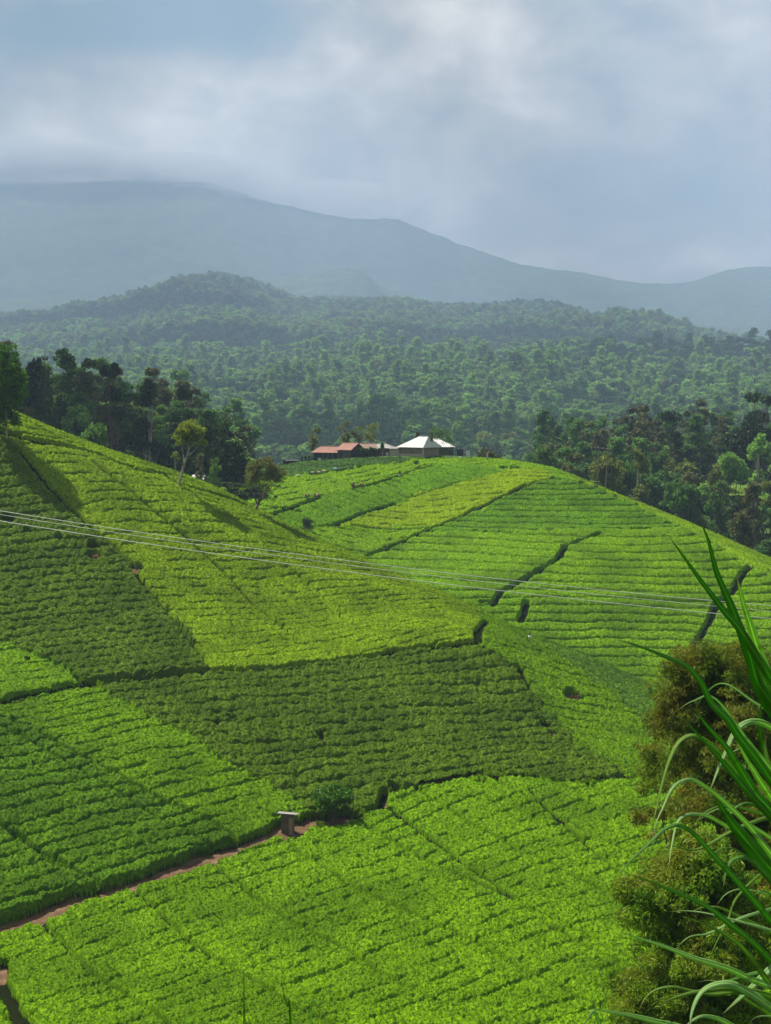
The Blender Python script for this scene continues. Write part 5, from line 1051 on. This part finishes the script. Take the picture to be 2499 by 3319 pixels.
for px, Yd, gz_, rx, ry, sd in ((800, 1330, -45, 300, 140, 1), (640, 3500, 90, 520, 170, 2), (1180, 3900, 130, 400, 200, 3), (200, 6300, 440, 1000, 330, 4), (1300, 5800, 330, 620, 330, 6), (100, 4700, 200, 650, 450, 7), (1600, 2700, 65, 330, 260, 8), (1350, 7000, 420, 620, 330, 16), (90, 405, -15, 52, 52, 10), (520, 2000, 0, 90, 60, 12), (1300, 1900, 0, 90, 60, 13)):
    x = (px - CX) / F * Yd; k = (2150 - gz_) / SUN[2]; o = link('cloud', lump(rx, ry, rx * .35, sd), cloud_m); o.location = (x + SUN[0] * k, Yd + SUN[1] * k, 2150); tag(o, kind='structure')
# cloud bank wrapping the mountain top
fog_m, nt = newmat('cloud_fog'); pv_ = nd(nt, 'ShaderNodeVolumePrincipled'); pv_.inputs['Density'].default_value = .0017; pv_.inputs['Color'].default_value = (.97, .98, 1, 1); nt.links.new(pv_.outputs[0], nd(nt, 'ShaderNodeOutputMaterial').inputs['Volume'])
for px, py, rx, rz, sd in ((-200, 372, 900, 150, 27), (100, 378, 760, 140, 28), (360, 388, 600, 110, 29), (-60, 368, 960, 150, 21), (250, 372, 840, 140, 22), (470, 395, 640, 105, 23), (640, 428, 560, 90, 24), (780, 452, 360, 70, 25)):
    x, y, z = P(px, py, 12100); o = link('cloud', lump(rx * 1.2, 600, rz * 1.2, sd, 64, 1.5), fog_m); o.location = (x, y, z); tag(o, kind='stuff')
# ------------------------------------------------------------------ haze, sky, sun, camera
hz = MB().box(-15200, 15200, -15200, 15200, -80, 1980).build('haze', None)
hm, nt = newmat('haze'); pv = nd(nt, 'ShaderNodeVolumePrincipled'); pv.inputs['Density'].default_value = HAZE_D if 'HAZE_D' in globals() else .00015
pv.inputs['Color'].default_value = (.37, .50, .72, 1); pv.inputs['Anisotropy'].default_value = .1
ho = nd(nt, 'ShaderNodeOutputMaterial'); nt.links.new(pv.outputs[0], ho.inputs['Volume']); hz.data.materials.clear(); hz.data.materials.append(hm)
tag(hz, kind='stuff')

wd = bpy.data.worlds.new('World'); scene.world = wd; wd.use_nodes = True; nt = wd.node_tree; nt.nodes.clear(); L = nt.links
sky = nd(nt, 'ShaderNodeTexSky'); sky.sky_type = 'NISHITA'; sky.sun_disc = False; sky.sun_elevation = math.asin(SUN[2]); sky.sun_rotation = atan2(SUN[0], SUN[1]); sky.dust_density = 2
tc = nd(nt, 'ShaderNodeTexCoord'); dirv = tc.outputs['Generated']
def mapn(scale, detail, sx=1, sz=1, rough=.55, off=(0, 0, 0), dist=0):
    mp = nd(nt, 'ShaderNodeMapping'); mp.inputs['Scale'].default_value = (sx, sx, sz); mp.inputs['Location'].default_value = off; L.new(dirv, mp.inputs['Vector'])
    n = nd(nt, 'ShaderNodeTexNoise'); n.inputs['Scale'].default_value = scale; n.inputs['Detail'].default_value = detail; n.inputs['Roughness'].default_value = rough; n.inputs['Distortion'].default_value = dist
    L.new(mp.outputs[0], n.inputs['Vector']); return n.outputs['Fac']
def math_(op, a, b):
    n = nd(nt, 'ShaderNodeMath', operation=op)
    for s, v in ((n.inputs[0], a), (n.inputs[1], b)):
        if isinstance(v, (int, float)): s.default_value = v
        else: L.new(v, s)
    return n.outputs[0]
def blob(px, py, rx, rz, amp):
    d = np.array(P(px, py, 1.0)); d /= np.linalg.norm(d)
    mp = nd(nt, 'ShaderNodeVectorMath', operation='SUBTRACT'); L.new(dirv, mp.inputs[0]); mp.inputs[1].default_value = d
    m2 = nd(nt, 'ShaderNodeVectorMath', operation='MULTIPLY'); L.new(mp.outputs[0], m2.inputs[0]); m2.inputs[1].default_value = (F / rx, 1, F / rz)
    ln = nd(nt, 'ShaderNodeVectorMath', operation='LENGTH'); L.new(m2.outputs[0], ln.inputs[0])
    mr = nd(nt, 'ShaderNodeMapRange'); mr.interpolation_type = 'SMOOTHSTEP'; mr.inputs[1].default_value = 1.0; mr.inputs[2].default_value = 0; mr.inputs[3].default_value = 0; mr.inputs[4].default_value = amp
    L.new(ln.outputs['Value'], mr.inputs[0]); return mr.outputs[0]
v = mapn(9, 9, 1, 1.4, .60, (3.1, 0, .4), .15)
v = math_('ADD', math_('MULTIPLY', math_('SUBTRACT', v, .5), 1.7), .5)
for b in ((250, 40, 620, 95, -.62), (1500, 330, 420, 230, -.16), (1400, 430, 160, 60, -.10), (620, 180, 420, 160, .18), (1080, 60, 200, 110, .18), (110, 230, 240, 160, .16), (250, 340, 700, 130, .26), (620, 400, 420, 100, .14), (1560, 560, 200, 60, .22), (1180, 565, 150, 40, .12), (850, 300, 300, 120, -.03), (850, 90, 120, 80, -.12)):
    v = math_('ADD', v, blob(*b))
cr = nd(nt, 'ShaderNodeValToRGB'); L.new(v, cr.inputs[0]); e = cr.color_ramp.elements
e[0].position = .0; e[0].color = (.10, .17, .20, 1); e[1].position = 1; e[1].color = (.98, .90, .78, 1)
for p_, c_ in ((.3, (.22, .25, .24)), (.55, (.44, .405, .345)), (.75, (.66, .61, .53))):
    q = e.new(p_); q.color = (*c_, 1)
bg1 = nd(nt, 'ShaderNodeBackground'); L.new(sky.outputs[0], bg1.inputs[0]); bg1.inputs[1].default_value = .1
bg2 = nd(nt, 'ShaderNodeBackground'); L.new(cr.outputs[0], bg2.inputs[0]); bst = blob(832, 500, 2600, 1700, 1.42); L.new(math_('ADD', math_('MULTIPLY', bst, .5), .45), bg2.inputs[1])
mx = nd(nt, 'ShaderNodeMixShader'); mx.inputs[0].default_value = .9; L.new(bg1.outputs[0], mx.inputs[1]); L.new(bg2.outputs[0], mx.inputs[2])
wo = nd(nt, 'ShaderNodeOutputWorld'); L.new(mx.outputs[0], wo.inputs[0])
sl = bpy.data.lights.new('sun', 'SUN'); sl.energy = 5.0; sl.angle = radians(.6); sl.color = (1, .95, .86)
so = bpy.data.objects.new('sun', sl); COL.objects.link(so)
from mathutils import Vector
so.rotation_euler = Vector(tuple(SUN)).to_track_quat('Z', 'Y').to_euler(); so.location = (-200, 100, 300)
cam = bpy.data.cameras.new('camera'); cam.sensor_fit = 'VERTICAL'; cam.sensor_height = 24; cam.lens = 24 * F / (2 * CY); cam.clip_end = 30000; cam.clip_start = .05
camo = bpy.data.objects.new('camera', cam); COL.objects.link(camo); camo.rotation_euler = (pi / 2 - PITCH, 0, 0); scene.camera = camo
scene.view_settings.view_transform = 'Standard'; scene.view_settings.look = 'None'; scene.view_settings.exposure = 1.12; scene.view_settings.gamma = 1
cy = scene.cycles; cy.volume_bounces = 1; cy.max_bounces = 6; cy.diffuse_bounces = 2; cy.transparent_max_bounces = 8; cy.transmission_bounces = 3; cy.glossy_bounces = 2
cy.use_denoising = True
